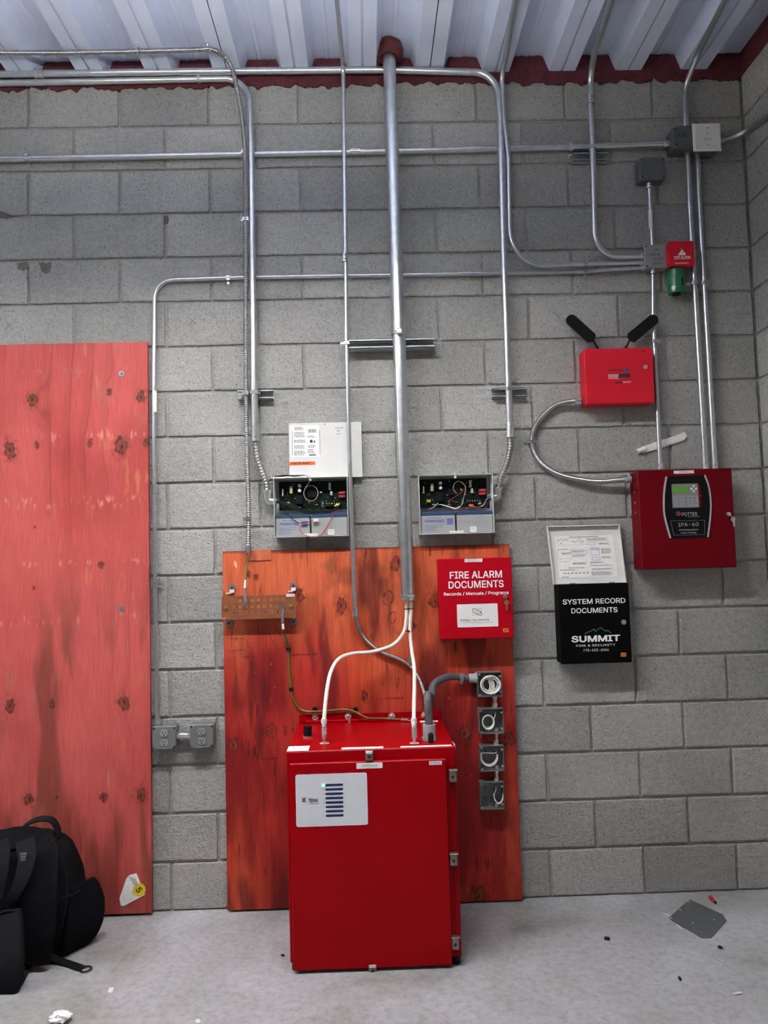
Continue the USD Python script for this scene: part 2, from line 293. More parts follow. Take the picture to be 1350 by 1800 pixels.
# ================================================================== THE SETTING
B = 0.2032; XR = 3.26; TOP = 18 * B; XL, YB = -5.0, -9.0
single('floor', box(XL, XR + .2, YB, 0.2, -0.15, 0.0), 'floor', kind='structure', smooth=False)
wb = Thing('wall_back', kind='structure')
wb.part('mortar', box(XL, XR + .2, 0.009, 0.20, 0, TOP), 'mortar', smooth=False)
def block(a0, a1, k, seed):
    """front of one block in local (a, depth, z): jittered chamfered face"""
    r = random.Random(seed); g = 0.0052; a0 += g; a1 -= g; z0, z1 = k * B + g, (k + 1) * B - g; na, nz = 5, 3
    loop = [(a0 + (a1 - a0) * i / na, z0) for i in range(na)] + [(a1, z0 + (z1 - z0) * i / nz) for i in range(nz)] + [(a1 - (a1 - a0) * i / na, z1) for i in range(na)] + [(a0, z1 - (z1 - z0) * i / nz) for i in range(nz)]
    n = len(loop); ca, cz = (a0 + a1) / 2, (z0 + z1) / 2; out = r.uniform(-0.0006, 0.0014); V = []
    def ins(p, d): return (p[0] + d * (1 if p[0] < ca - 1e-6 - (a1 - a0) * .49 else -1 if p[0] > ca + (a1 - a0) * .49 else 0), p[1] + d * (1 if p[1] < cz - (z1 - z0) * .49 else -1 if p[1] > cz + (z1 - z0) * .49 else 0))
    lp = [(p[0] + r.uniform(-.0013, .0013), p[1] + r.uniform(-.0013, .0013)) for p in loop]
    for p in lp: V.append((p[0], 0.016, p[1]))
    for p, o in zip(lp, loop):
        q = ins(o, 0.0014); V.append((q[0] + p[0] - o[0], -out + 0.0022, q[1] + p[1] - o[1]))
    for p, o in zip(lp, loop):
        q = ins(o, 0.0042 + r.uniform(0, .002)); V.append((q[0] + p[0] - o[0], -out - 0.0, q[1] + p[1] - o[1]))
    V.append((ca, -out, cz)); Fc = []
    for L in (0, 1):
        for i in range(n):
            j = (i + 1) % n; a, b, c, d = L * n + i, L * n + j, (L + 1) * n + j, (L + 1) * n + i; Fc += [(a, b, c), (a, c, d)]
    for i in range(n): Fc.append((2 * n + i, 2 * n + (i + 1) % n, 3 * n))
    return np.array(V), np.array(Fc)
sd = 0
for k in range(18):
    odd = (k % 2 == 0); joints = [i for i in range(-9, 17) if (i % 2 == 1) == odd]
    e = [(joints[i] * B, joints[i + 1] * B) for i in range(len(joints) - 1)]
    if odd: e.append((15 * B, XR))
    else: e[-1] = (e[-1][0], XR)
    for a0, a1 in e:
        sd += 1; V, Fc = block(a0, min(a1, XR), k, sd); wb.part('block', trimesh.Trimesh(V, Fc, process=False), 'block', smooth=False)
    # beyond the frame on the left: joined courses
far = []
for k in range(18):
    x = -10 * B if k % 2 else -9 * B
    while x > XL:
        sd += 1; V, Fc = block(max(x - 2 * B, XL), x, k, sd); far.append(trimesh.Trimesh(V, Fc, process=False)); x -= 2 * B
wb.part('distant_block', cat(*far), 'block', kind='stuff', smooth=False)
# pencil marks and old mortar smears on the block faces
def stroke(pts, w, y=-0.0022): return tube(spline([W(u, v, y) for u, v in pts], 0.004), w, 5)
for pts in ([(10, 562), (24, 580)], [(8, 582), (20, 566)], [(330, 556), (346, 571)], [(331, 572), (345, 557)], [(651, 532), (656, 545), (655, 553), (650, 559)], [(645, 552), (650, 560)], [(965, 545), (978, 553), (984, 560)]):
    wb.part('pencil_mark', stroke(pts, 0.0013), 'ink_grey', smooth=False)
for pts, y in (([(31, 464), (36, 462), (47, 461), (48, 468), (40, 473), (33, 471)], -.0025), ([(69, 462), (78, 463), (89, 461), (88, 474), (80, 480), (73, 473)], -.0025), ([(0, 372), (10, 376), (21, 380), (8, 382), (0, 382)], -.0025), ([(289, 380), (295, 379), (295, 392), (290, 391)], -.002)):
    ring_ = np.array(sg.Polygon([W(u, v, y)[[0, 2]] for u, v in pts]).buffer(0.003).segmentize(0.003).exterior.coords)
    jit = (meshkit.fbm(np.stack([ring_[:, 0] * 90, ring_[:, 0] * 0, ring_[:, 1] * 90], 1), 4, 6) - .5)[:, None] * .016
    ring_ = ring_ + jit * (ring_ - ring_.mean(0)) / np.linalg.norm(ring_ - ring_.mean(0), axis=1, keepdims=True)
    wb.part('mortar_smear', prism(sg.Polygon(ring_).buffer(0), y, 0.001), 'mortar_smear', smooth=False)

wr = Thing('wall_right', kind='structure')
wr.part('mortar', box(XR + .009, XR + .2, YB, 0.0, 0, TOP), 'mortar', smooth=False)
def turned(V): return np.stack([XR + V[:, 1], -V[:, 0], V[:, 2]], 1)      # local a runs toward the camera
far = []
for k in range(18):
    e0 = 0.0; edges = [0.0] + [B * (i + (1 if k % 2 == 0 else 2)) for i in range(0, 46, 2)]
    for i in range(len(edges) - 1):
        if edges[i] > -YB - .1: break
        sd += 1; V, Fc = block(edges[i], min(edges[i + 1], -YB), k, sd); m = trimesh.Trimesh(turned(V), Fc[:, ::-1], process=False)
        m.faces = m.faces[:, ::-1]
        if i < 5: wr.part('block', m, 'block', smooth=False)
        else: far.append(m)
wr.part('distant_block', cat(*far), 'block', kind='stuff', smooth=False)
single('wall_left', box(XL - .2, XL, YB, 0.2, 0, TOP + .2), 'brick_far', kind='structure', smooth=False)
single('wall_rear', box(XL - .2, XR + .2, YB - .2, YB, 0, TOP + .2), 'brick_far', kind='structure', smooth=False)

# metal roof deck, one panel per sheet (three ribs each)
ce = Thing('ceiling', kind='structure'); ZL, ZU, PT = 3.685, 3.763, 0.305; SEAM = 1.820
ce.part('roof_board', box(XL - .2, XR + .2, YB - .2, 0.2, ZU + .01, ZU + .08), 'white_paint_wall', smooth=False)
def deck_profile(x0, n=3):
    pts = [(0.003, ZL + .012), (0.003, ZL), ]
    for i in range(n):
        c = i * PT
        if i: pts += [(c - .006, ZL), (c - .005, ZL + .009), (c + .005, ZL + .009), (c + .006, ZL)]
        pts += [(c + .060, ZL), (c + .088, ZU), (c + .130, ZU), (c + .135, ZU - .006), (c + .150, ZU - .006), (c + .155, ZU), (c + PT - .088, ZU), (c + PT - .060, ZL)]
    pts += [(n * PT - .003, ZL), (n * PT - .003, ZL + .012)]
    return np.array(pts) + [x0, 0]
k = -8
while SEAM + k * 3 * PT < XR:
    pr = deck_profile(SEAM + k * 3 * PT); k += 1
    pr = pr[pr[:, 0] > XL - .3]; ln = sg.LineString(pr).buffer(0.0007, cap_style=2, join_style=2)
    ln = ln.intersection(sg.box(XL - .2, 0, XR + .15, 9))
    if ln.is_empty: continue
    ce.part('deck_panel', prism(ln, YB, 0.10), 'deck', smooth=False)
# red fire-stopping between the block and the deck
def deck_z(x):
    c = ((x - SEAM) / PT + .5) % 1.0 - .5; c = abs(c * PT)
    return ZL if c < .060 else ZU if c > .088 else ZL + (ZU - ZL) * (c - .060) / .028
xs = np.arange(-2.4, XR, 0.008); ph = meshkit.fbm(np.stack([xs * 28, xs * 0, xs * 0], 1), 4, 3); ph2 = meshkit.fbm(np.stack([xs * 45, xs * 0 + 5, xs * 0], 1), 3, 9)
lo = [(x, 3.632 - 0.022 * (a - .5) * 2) for x, a in zip(xs, ph)]; hi = [(x, deck_z(x) + (-.002 if deck_z(x) < ZL + .01 else -0.004 - 0.016 * abs(b - .5))) for x, b in zip(xs, ph2)]
single('trim_1', prism(sg.Polygon(lo + hi[::-1]).buffer(0), -0.010, 0.06), 'firestop', kind='structure', smooth=False)
single('trim_2', box(XR - .006, XR + .05, -3.2, -0.01, TOP - .012, ZL + .07), 'firestop', kind='structure', smooth=False)
# block infill above the wall heads so that no light leaks over them
single('trim_3', cat(box(XL, XR + .2, 0.06, .2, TOP, ZU + .01), box(XR + .05, XR + .2, YB, .1, TOP, ZU + .01)), 'mortar', kind='structure', smooth=False)

# ================================================================== LAMPS (hung outside the frame)
def strip_lamp(x, y, z, L, watts, skirt, label):
    M_l = glow('lamp_lens_%d' % _count.get(('/World', 'strip_lamp'), 0), LAMP_COLOUR, watts); M['_lens'] = M_l
    M['_up'] = glow('lamp_uplight_%d' % _count.get(('/World', 'strip_lamp'), 0), LAMP_COLOUR, watts * .34)
    t = Thing('strip_lamp', label, 'lamp', (x, y, z))
    t.part('housing', box(x - L / 2, x + L / 2, y - .055, y + .055, z, z + .05, .006), 'white')
    if skirt: t.part('uplight_lens', box(x - L / 2 + .02, x + L / 2 - .02, y - .05, y + .05, z + .0505, z + .056), '_up')
    for s in (-1, 1) if skirt else (): t.part('reflector', box(x - L / 2, x + L / 2, y + s * .055, y + s * .058, z - .045, z + .03), 'white')
    t.part('lens', box(x - L / 2 + .02, x + L / 2 - .02, y - .05, y + .05, z - (.022 if skirt else .075), z - .0005, .006), '_lens')
    for s in (-1, 1):
        t.part('hanger', cyl((x + s * (L / 2 - .2), y, z + .05), (x + s * (L / 2 - .2), y, ZL), .003, 6), 'zinc')
LN = ['white strip lamp nearest the block wall, over the red cabinet', 'white strip lamp over the left end of the block wall', 'white strip lamp behind the viewer on the left', 'white strip lamp at the rear left of the room', 'white strip lamp at the rear right of the room']
for a, lab in zip(LAMPS, LN): strip_lamp(*a, lab)
# ================================================================== PLYWOOD BACKBOARDS
def plywood(name, label, x0, x1, zt, yb, yf, colour_fn, zb=0.004, step=0.0036):
    nx, nz = int((x1 - x0) / step) + 1, int((zt - zb) / step) + 1
    X, Z = np.meshgrid(np.linspace(x0, x1, nx), np.linspace(zb, zt, nz), indexing='ij')
    col = colour_fn(X, Z)
    V = np.stack([X, np.full_like(X, yf), Z], -1).reshape(-1, 3); idx = np.arange(nx * nz).reshape(nx, nz)
    a, b, c, d = idx[:-1, :-1].ravel(), idx[1:, :-1].ravel(), idx[1:, 1:].ravel(), idx[:-1, 1:].ravel()
    Fc = [np.stack([a, b, c], 1), np.stack([a, c, d], 1)]
    bl = np.r_[idx[:, 0], idx[-1, 1:], idx[-2::-1, -1], idx[0, -2:0:-1]]; n = len(bl)
    V2 = V[bl].copy(); V3 = V2.copy(); V3[:, 1] = yb; o = len(V); k = np.arange(n); k1 = (k + 1) % n
    Fc += [np.stack([o + k, o + n + k, o + n + k1], 1), np.stack([o + k, o + n + k1, o + k1], 1)]
    ctr = o + 2 * n; Vc = np.array([[(x0 + x1) / 2, yb, (zb + zt) / 2]])
    Fc.append(np.stack([np.full(n, ctr), o + n + k1, o + n + k], 1))
    V = np.vstack([V, V2, V3, Vc]); C = col.reshape(-1, 3); Ce = C[bl] * 0.8
    C = np.vstack([C, Ce, Ce, Ce[:1]])
    t = Thing(name, label, 'plywood', ((x0 + x1) / 2, (yb + yf) / 2, zb))
    path = t.part('panel', trimesh.Trimesh(V, np.vstack(Fc), process=False), 'ply', smooth=False)
    UsdGeom.PrimvarsAPI(stage.GetPrimAtPath(path)).CreatePrimvar('wood', Sdf.ValueTypeNames.Color3fArray, 'vertex').Set(Vt.Vec3fArray.FromNumpy(C.astype(np.float32)))
    return t
def fb(x, z, sx, sz, o=4, s=0): return meshkit.fbm(np.stack([x * sx, x * 0 + 3.3, z * sz], -1), o, s)
def lerp(a, b, t): return a + (b - a) * t[..., None]
def srgb(*c): c = np.array(c) / 255.; return np.where(c < .04045, c / 12.92, ((c + .055) / 1.055) ** 2.4)
def sstep(x, a, b): t = np.clip((x - a) / (b - a), 0, 1); return t * t * (3 - 2 * t)
def grain(X, Z, knots, freq, seed):
    """thin growth lines of a rotary-cut veneer: wandering contours that bend round the knots"""
    s = X + 0.16 * (fb(X, Z, 1.7, 0.42, 3, seed) - .5) * 2 + 0.035 * (fb(X, Z, 7, 1.6, 3, seed + 3) - .5) * 2
    for kx, kz, r, kind in knots:
        d2 = ((X - kx) / (3.2 * r)) ** 2 + ((Z - kz) / (5.0 * r)) ** 2
        s = s + 2.2 * r * np.exp(-d2)
    ph = freq * s; f = ph - np.floor(ph)
    amp = sstep(fb(X, Z, 4, .8, 3, seed + 9), .36, .62)
    return np.exp(-((f - .5) / .055) ** 2) * amp + .45 * np.exp(-((f - .30) / .16) ** 2) * amp
def knot_mask(X, Z, knots, C, dark, ringc):
    for i, (kx, kz, r, kind) in enumerate(knots):
        sel = (np.abs(X - kx) < 4 * r) & (np.abs(Z - kz) < 5 * r)
        if not sel.any(): continue
        x, z, c = X[sel], Z[sel], C[sel]
        k = 1 / r; rr = random.Random(100 + i); el = rr.uniform(1.15, 1.6); ox, oz = rr.uniform(-.25, .25), rr.uniform(-.3, .3)
        wx = (fb(x, z, k * .8, k * .8, 3, 40 + i) - .5) * 1.1; wz = (fb(x, z, k * .8, k * .8, 3, 80 + i) - .5) * 1.1
        d = np.sqrt(((x - kx) / r + wx) ** 2 + ((z - kz) / (el * r) + wz) ** 2)
        n = fb(x, z, k * 2.2, k * 1.2, 3, 60 + i)
        if kind == 'o':                                             # patch with a broken dark outline
            C[sel] = lerp(c, np.array(dark), .9 * np.exp(-((d - 1) / .14) ** 2) * sstep(n, .30, .5)); continue
        core = 1 - sstep(d, .8, 1.1)
        c = lerp(c, np.array(ringc) * (.55 + .9 * n)[..., None], core * .92)
        c = lerp(c, np.array(dark), np.exp(-((d - 1) / .20) ** 2) * sstep(n, .34, .58) * .9)
        ck = np.abs((x - kx) / r - ox + .8 * wz) + .35 * np.abs((z - kz) / r - oz)
        c = lerp(c, np.array(dark) * .6, (1 - sstep(ck, .12, .40)) * core * .9)
        if kind == 'k': c = lerp(c, np.array(dark) * 1.8, .35 * np.exp(-((d - 1.55) / .5) ** 2) * sstep(n, .4, .7))
        C[sel] = c
    return C
def px_knots(lst, y): return [(*W(u, v, y)[[0, 2]], r / 405., kd) for u, v, r, kd in lst]
YF1 = -0.034
KN1 = px_knots([(57, 703, 8, 'k'), (192, 688, 4.5, 'd'), (248, 697, 7.5, 'k'), (18, 792, 8.5, 'k'), (65, 782, 4, 'd'), (158, 778, 4.5, 'd'), (212, 783, 9.5, 'k'), (256, 778, 5, 'k'), (178, 992, 5, 'd'), (61, 926, 2.2, 'd'),
                (18, 1242, 7.5, 'k'), (92, 1237, 4.5, 'd'), (217, 1235, 8.5, 'k'), (50, 1406, 7.5, 'k'), (182, 1402, 6, 'd'), (248, 1397, 7.5, 'k'), (60, 1033, 2.4, 'd'), (100, 1402, 2.2, 'd'), (-60, 950, 7, 'k'), (-140, 700, 8, 'k'), (-120, 1240, 7, 'k')], YF1)
def colour_left(X, Z):
    g = grain(X, Z, KN1, 11.0, 2)
    base = lerp(np.broadcast_to(srgb(206, 98, 93), X.shape + (3,)), srgb(178, 66, 64), fb(X, Z, 5, 1.6, 4, 1))
    base = lerp(base, srgb(124, 62, 48), .85 * sstep(fb(X, Z, 11, 1.3, 4, 8), .50, .66) * sstep(1.75 - Z, 0.1, .75))   # brown weather streaks low on the sheet
    base = lerp(base, srgb(150, 52, 50), .45 * sstep(fb(X, Z, 3, 2.2, 4, 18), .45, .7))
    C = lerp(base, base * np.array([.56, .50, .50]), .62 * np.clip(g, 0, 1))
    C = C * (0.90 + .22 * fb(X, Z, 170, 9, 3, 6))[..., None]
    for zc, h, am in [(W(100, 770, 0)[2], .03, .55), (W(100, 885, 0)[2], .020, .8), (W(100, 992, 0)[2], .013, .9), (W(150, 1087, 0)[2], .02, .6), (W(60, 655, 0)[2], .008, .35), (W(100, 1185, 0)[2], .03, .35)]:
        m = am * np.exp(-((Z - zc) / h) ** 2) * sstep(fb(X, Z, 110, 22, 3, int(zc * 1000) % 97), .56, .74) * sstep(fb(X, Z, 9, 4, 2, int(zc * 500) % 89), .35, .55)
        C = lerp(C, srgb(226, 160, 140), m)
    C = lerp(C, srgb(176, 110, 100), .38 * sstep(fb(X, Z, 26, 9, 5, 73), .56, .74) * sstep(fb(X, Z, 3.5, 2.5, 2, 74), .42, .6))
    m = .6 * sstep(fb(X, Z, 45, 7, 4, 71), .62, .78) * sstep(X, -.1, .55) * sstep(fb(X, Z, 3, 2, 2, 72), .4, .6)
    C = lerp(C, srgb(205, 135, 85), m)
    return knot_mask(X, Z, KN1, C, srgb(48, 22, 20), srgb(120, 60, 44))
xl1, xr1 = W(262, 700, YF1)[0] - 1.219, W(263, 1100, YF1)[0]
b1 = plywood('plywood_backboard', 'tall pinkish-red stained plywood sheet standing against the wall behind the backpack', xl1, xr1, W(150, 603, YF1)[2], -0.014, YF1, colour_left, 0.012)
YF2 = -0.032
KN2 = px_knots([(477, 1284, 8.5, 'o'), (477, 1284, 4, 'd'), (411, 1309, 8, 'k'), (600, 1065, 8, 'k'), (683, 1051, 8, 'o'), (690, 1085, 6, 'o'), (764, 1055, 9, 'k'), (525, 1048, 8, 'k'), (698, 990, 11, 'k'), (728, 1100, 4, 'd'), (655, 1120, 4, 'd'), (436, 1010, 4, 'd'), (895, 1299, 8, 'k'), (838, 1570, 11, 'k'), (818, 1290, 9, 'k'), (640, 1225, 6, 'd'), (450, 1015, 4, 'd'), (505, 1540, 6, 'd'), (843, 1575, 8, 'd')], YF2)
def colour_right(X, Z):
    g = grain(X, Z, KN2, 15.0, 21)
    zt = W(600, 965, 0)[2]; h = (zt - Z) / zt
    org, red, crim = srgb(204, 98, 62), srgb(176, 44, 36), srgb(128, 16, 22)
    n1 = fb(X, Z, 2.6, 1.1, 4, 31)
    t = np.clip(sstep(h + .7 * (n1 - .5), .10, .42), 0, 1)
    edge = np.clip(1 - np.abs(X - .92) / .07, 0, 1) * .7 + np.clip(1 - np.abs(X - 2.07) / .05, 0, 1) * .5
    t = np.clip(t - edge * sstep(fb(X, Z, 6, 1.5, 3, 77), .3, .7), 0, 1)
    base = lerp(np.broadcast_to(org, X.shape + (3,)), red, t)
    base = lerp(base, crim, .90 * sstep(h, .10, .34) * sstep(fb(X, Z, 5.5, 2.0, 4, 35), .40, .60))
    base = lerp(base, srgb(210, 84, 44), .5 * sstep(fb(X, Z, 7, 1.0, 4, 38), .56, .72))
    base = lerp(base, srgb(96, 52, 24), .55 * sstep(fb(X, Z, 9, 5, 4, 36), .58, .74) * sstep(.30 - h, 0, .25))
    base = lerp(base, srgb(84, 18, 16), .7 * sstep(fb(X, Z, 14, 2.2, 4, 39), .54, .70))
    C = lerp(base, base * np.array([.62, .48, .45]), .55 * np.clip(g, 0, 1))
    C = C * (0.76 + .50 * fb(X, Z, 140, 6, 4, 26))[..., None]
    sp = sstep(fb(X, Z, 105, 12, 3, 44), .64, .74) * sstep(fb(X, Z, 5, 4, 3, 45), .46, .60)
    C = lerp(C, srgb(52, 18, 12), .75 * sp)
    C = lerp(C, srgb(222, 170, 150), .7 * sstep(fb(X, Z, 60, 30, 3, 48), .76, .84) * sstep(fb(X, Z, 4, 3, 2, 49), .5, .7))
    for (u, v, w) in [(440, 1153, 12), (540, 1149, 26), (475, 1330, 14), (710, 1105, 0), (445, 1170, 0), (690, 1225, 20)]:     # stamped dashes and faded board print
        if w:
            c = W(u, v, 0); C = lerp(C, srgb(44, 16, 12), .7 * np.exp(-((Z - c[2]) / .004) ** 2) * (np.abs(X - c[0]) < w / 405.) * sstep(fb(X, Z, 90, 20, 2, 5), .35, .5))
    C = lerp(C, srgb(70, 34, 18), .85 * (1 - sstep(zt - Z + .02 * fb(X, Z, 14, 5, 2, 91), .003, .022)))
    return knot_mask(X, Z, KN2, C, srgb(58, 22, 14), srgb(132, 56, 36))
x2a, x2b = W(395, 1250, YF2)[0], W(906, 1250, YF2)[0]
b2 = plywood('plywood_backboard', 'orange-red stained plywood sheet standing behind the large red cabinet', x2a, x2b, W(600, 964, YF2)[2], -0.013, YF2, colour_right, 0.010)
def screw(t, u, v, yf, R=.013, washer=True):
    p = W(u, v, yf)
    if washer: t.part('washer', cyl((p[0], yf, p[2]), (p[0], yf - .003, p[2]), R, 20), 'zinc')
    t.part('screw', cat(cyl((p[0], yf, p[2]), (p[0], yf - .006, p[2]), R * .52, 6), cyl((p[0], yf - .006, p[2]), (p[0], yf - .0075, p[2]), R * .3, 8)), 'insul' if washer else 'zinc')
for u, v in ((214, 657), (214, 1070)): screw(b1, u, v, YF1)
p0, p1 = W(437, 966, YF2), W(477, 985, YF2)
b2.part('patch', box(p0[0], p1[0], YF2 - .004, YF2, p1[2], p0[2] - .002, .001), 'orange_wood')
screw(b2, 449, 979, YF2 - .004, .007, False); screw(b2, 821, 974, YF2, .008, False)
for u, v, a in ((414, 992, 1), ):
    c = W(u, v, YF2); b2.part('gouge', prism(affinity.rotate(affinity.scale(sg.Point(c[0], c[2]).buffer(1), .0055, .016), 12), YF2 - .0006, YF2), 'bare_wood', smooth=False)
# pencilled rectangles on the board
for pts in ([(399, 1145), (431, 1142), (433, 1160)], [(402, 1123), (430, 1122), (436, 1130), (436, 1140)], [(408, 1106), (407, 1138)], [(467, 1101), (481, 1095), (503, 1136), (487, 1144), (467, 1101)]):
    b2.part('pencil_mark', tube(np.array([W(u, v, YF2 - .0003) for u, v in pts]), .0009, 4), 'ink_brown', smooth=False)

# torn paper label with the yellow sticker
pl = [W(u, v, YF1 - .002) for u, v in ((240, 1535), (253, 1575 - 5), (255, 1573), (217, 1593), (212, 1591), (210, 1579), (222, 1544), (228, 1538))]
t = Thing('paper_label', 'torn white paper label with round yellow 5 sticker, low on the left plywood sheet', 'label', W(232, 1565, YF1))
pg = sg.Polygon([(q[0], q[2]) for q in pl]); lab_path = t.part('sheet', prism(pg.buffer(0), YF1 - .0022, YF1 - .0004), 'paper', smooth=False)
c = W(245, 1564, YF1 - .003)
d_ = t.part('sticker', prism(sg.Point(c[0], c[2]).buffer(.0262, quad_segs=10), YF1 - .0032, YF1 - .002), 'yellow', label='round yellow sticker')
n5 = text('5', 0, 0, YF1 - .0032, .024, bold=True, rot=-1.05); n5.vertices += np.array([c[0], 0, c[2]]) - n5.bounds.mean(0) * [1, 0, 1]
t.part('number', n5, 'ink', parent=d_)
def rline(u0, v0, u1, v1, w, y): return tube(np.array([W(u0, v0, y), W(u1, v1, y)]), w, 4)
t.part('print', cat(*[rline(228 + i * 3, 1541 + i, 236 + i * 2.6, 1556 + i, .0014, YF1 - .0023) for i in range(4)], rline(232, 1566, 236, 1576, .0012, YF1 - .0023)), 'ink_grey', parent=lab_path, smooth=False)
t.part('crease', prism(sg.Polygon([W(u, v, YF1 - .003)[[0, 2]] for u, v in ((211, 1580), (226, 1569), (219, 1578), (213, 1583))]), YF1 - .0040, YF1 - .0022), 'paper', parent=lab_path, smooth=False)

# ================================================================== LARGE RED CABINET (on the floor, against the right-hand plywood)
CX0, CX1, CYF, CYB, CZ0, CZ1 = 1.166, 1.786, -0.515, YF2, 0.028, 0.778
t = cab = Thing('equipment_cabinet', 'large red steel cabinet with white status panel standing on the floor', 'cabinet', ((CX0 + CX1) / 2, (CYF + CYB) / 2, 0))
cab.part('body', box(CX0, CX1, CYF, CYB - .004, CZ0, CZ1, .004), 'red_a')
# mounting flange behind, higher than the top
cab.part('mounting_flange', cat(box(CX0 + .004, CX1 - .004, CYB - .004, CYB - .0005, CZ0 + .01, W(650, 1253, CYB)[2], .001), box(CX0 + .03, CX1 - .03, CYB - .012, CYB - .003, CZ1 - .001, CZ1 + .012, .003)), 'red_a')
# rain lip round the door opening, and the door
DXa, DXb, DZa, DZb = W(511.5, 1500, CYF - .02)[0], W(789, 1500, CYF - .02)[0], W(650, 1702, CYF - .02)[2], W(650, 1338, CYF - .02)[2]
for xx in (CX0 + .012, CX1 - .016): cab.part('door_flange', box(xx, xx + .004, CYF - .010, CYF, CZ0 + .01, CZ1 - .055), 'red_a')
door = cab.part('door', box(DXa, DXb, CYF - .022, CYF - .003, DZa, DZb, .003), 'red_a'); YD = CYF - .022
def label_w(u0, v0, u1, v1, y): a, b = W(u0, v0, y), W(u1, v1, y); return a[0], b[0], b[2], a[2]
x0, x1, z0, z1 = rect(YD, (519, 1361.5), (645, 1358), (647, 1449), (521, 1454.5))
pan = cab.part('status_panel', prism(rrect(x0, x1, z0, z1, .008), YD - .0012, YD), 'grey_label', label='pale status panel with blue bars')
for i in range(8):
    a, b = W(571.5 + i * .2, 1380 + i * 7.68, YD), W(603 + i * .15, 1379 + i * 7.68, YD); zc = (a[2] + b[2]) / 2
    cab.part('status_bar', prism(rrect(a[0], b[0], zc - .0039, zc + .0039, .0036), YD - .0018, YD - .001), 'navy', parent=door)
    q = W(568.5 + i * .1, 1380.3 + i * 7.68, YD)
    cab.part('indicator', cyl((q[0], YD - .001, q[2]), (q[0], YD - (.0030 if i == 0 else .0016), q[2]), .0062 if i == 0 else .0016, 12), 'led' if i == 0 else 'ink_grey', parent=door, label='lit green indicator' if i == 0 else None)
q = W(537, 1410, YD)
cab.part('lettering', text_w('fiplex', q[0] + .029, W(545, 1409.5, YD)[2], YD - .0012, .013, .034, bold=True), 'navy', parent=door)
cab.part('lettering', text_w('by Honeywell', q[0] + .030, W(545, 1413.5, YD)[2], YD - .0012, .0055, .034), 'ink_grey', parent=door)
c = W(534, 1405.5, YD)
cab.part('logo', cat(tube(spline([(c[0] - .006, YD - .0015, c[2] - .007), (c[0] - .001, YD - .0015, c[2]), (c[0] - .006, YD - .0015, c[2] + .007)], .002), .0017, 6), tube(spline([(c[0] + .006, YD - .0015, c[2] - .007), (c[0] + .001, YD - .0015, c[2]), (c[0] + .006, YD - .0015, c[2] + .007)], .002), .0017, 6)), 'wire_red', parent=door)
def sticker(t, parent, u0, v0, u1, v1, y, s, hfrac=.5, mt='white_label', ink='ink_grey', **k):
    x0, x1, z0, z1 = label_w(u0, v0, u1, v1, y)
    p = t.part('label', prism(rrect(x0, x1, z0, z1, .0015), y - .0008, y), mt, parent=parent)
    if s: t.part('lettering', text_w(s, (x0 + x1) / 2, z0 + (z1 - z0) * (1 - hfrac) / 2, y - .0008, (z1 - z0) * hfrac, (x1 - x0) * k.get('wf', .6)), ink, parent=parent)
sticker(cab, door, 626.5, 1341.5, 672.5, 1350, YD, 'OFFICE REAR', .38)
sticker(cab, door, 754, 1338, 777, 1344, YD, 'LP CKT #21', .55, wf=.8)
# labels lying on the top
def top_label(u0, v0, u1, v1, skew=0):
    P = [F(u0 + skew, v0, CZ1), F(u1 + skew * .3, v0 - (u1 - u0) * .02, CZ1), F(u1, v1 - (u1 - u0) * .02, CZ1), F(u0, v1, CZ1)]
    ya, yb = max(P[2][1], P[3][1], CYF + .004), (P[0][1] + P[1][1]) / 2
    return box((P[0][0] + P[3][0]) / 2, (P[1][0] + P[2][0]) / 2, ya, max(yb, ya + .02), CZ1, CZ1 + .0008)
cab.part('label', top_label(504, 1312, 543, 1321.5, 3), 'white_label'); cab.part('label', top_label(600, 1314, 674, 1319), 'white_label'); cab.part('label', top_label(704, 1313, 795, 1318), 'white_label')
a = F(512, 1317, CZ1); cab.part('print', cat(*[box(a[0] + .004 + i * .015, a[0] + .014 + i * .015, a[1] + .004 + (i % 2) * .012, a[1] + .007 + (i % 2) * .012, CZ1 + .0008, CZ1 + .0011) for i in range(4)]), 'ink_grey', smooth=False)
for u in (570.5, 728.5):
    q = F(u, 1306.5, CZ1); cab.part('label', box(q[0] - .017, q[0] + .017, q[1] - .008, q[1] + .008, CZ1, CZ1 + .0008), 'white_label')
q = F(756, 1274, CZ1); cab.part('label', box(q[0] - .038, q[0] + .038, -.09, -.06, CZ1, CZ1 + .0008), 'white_label')
cab.part('side_label', cat(box(CX1 - .0005, CX1 + .0015, CYF + .03, CYF + .09, CZ1 - .075, CZ1 - .004), box(CX1 - .0005, CX1 + .006, CYF + .05, CYF + .085, CZ1 - .028, CZ1 - .006, .003)), 'white_label')
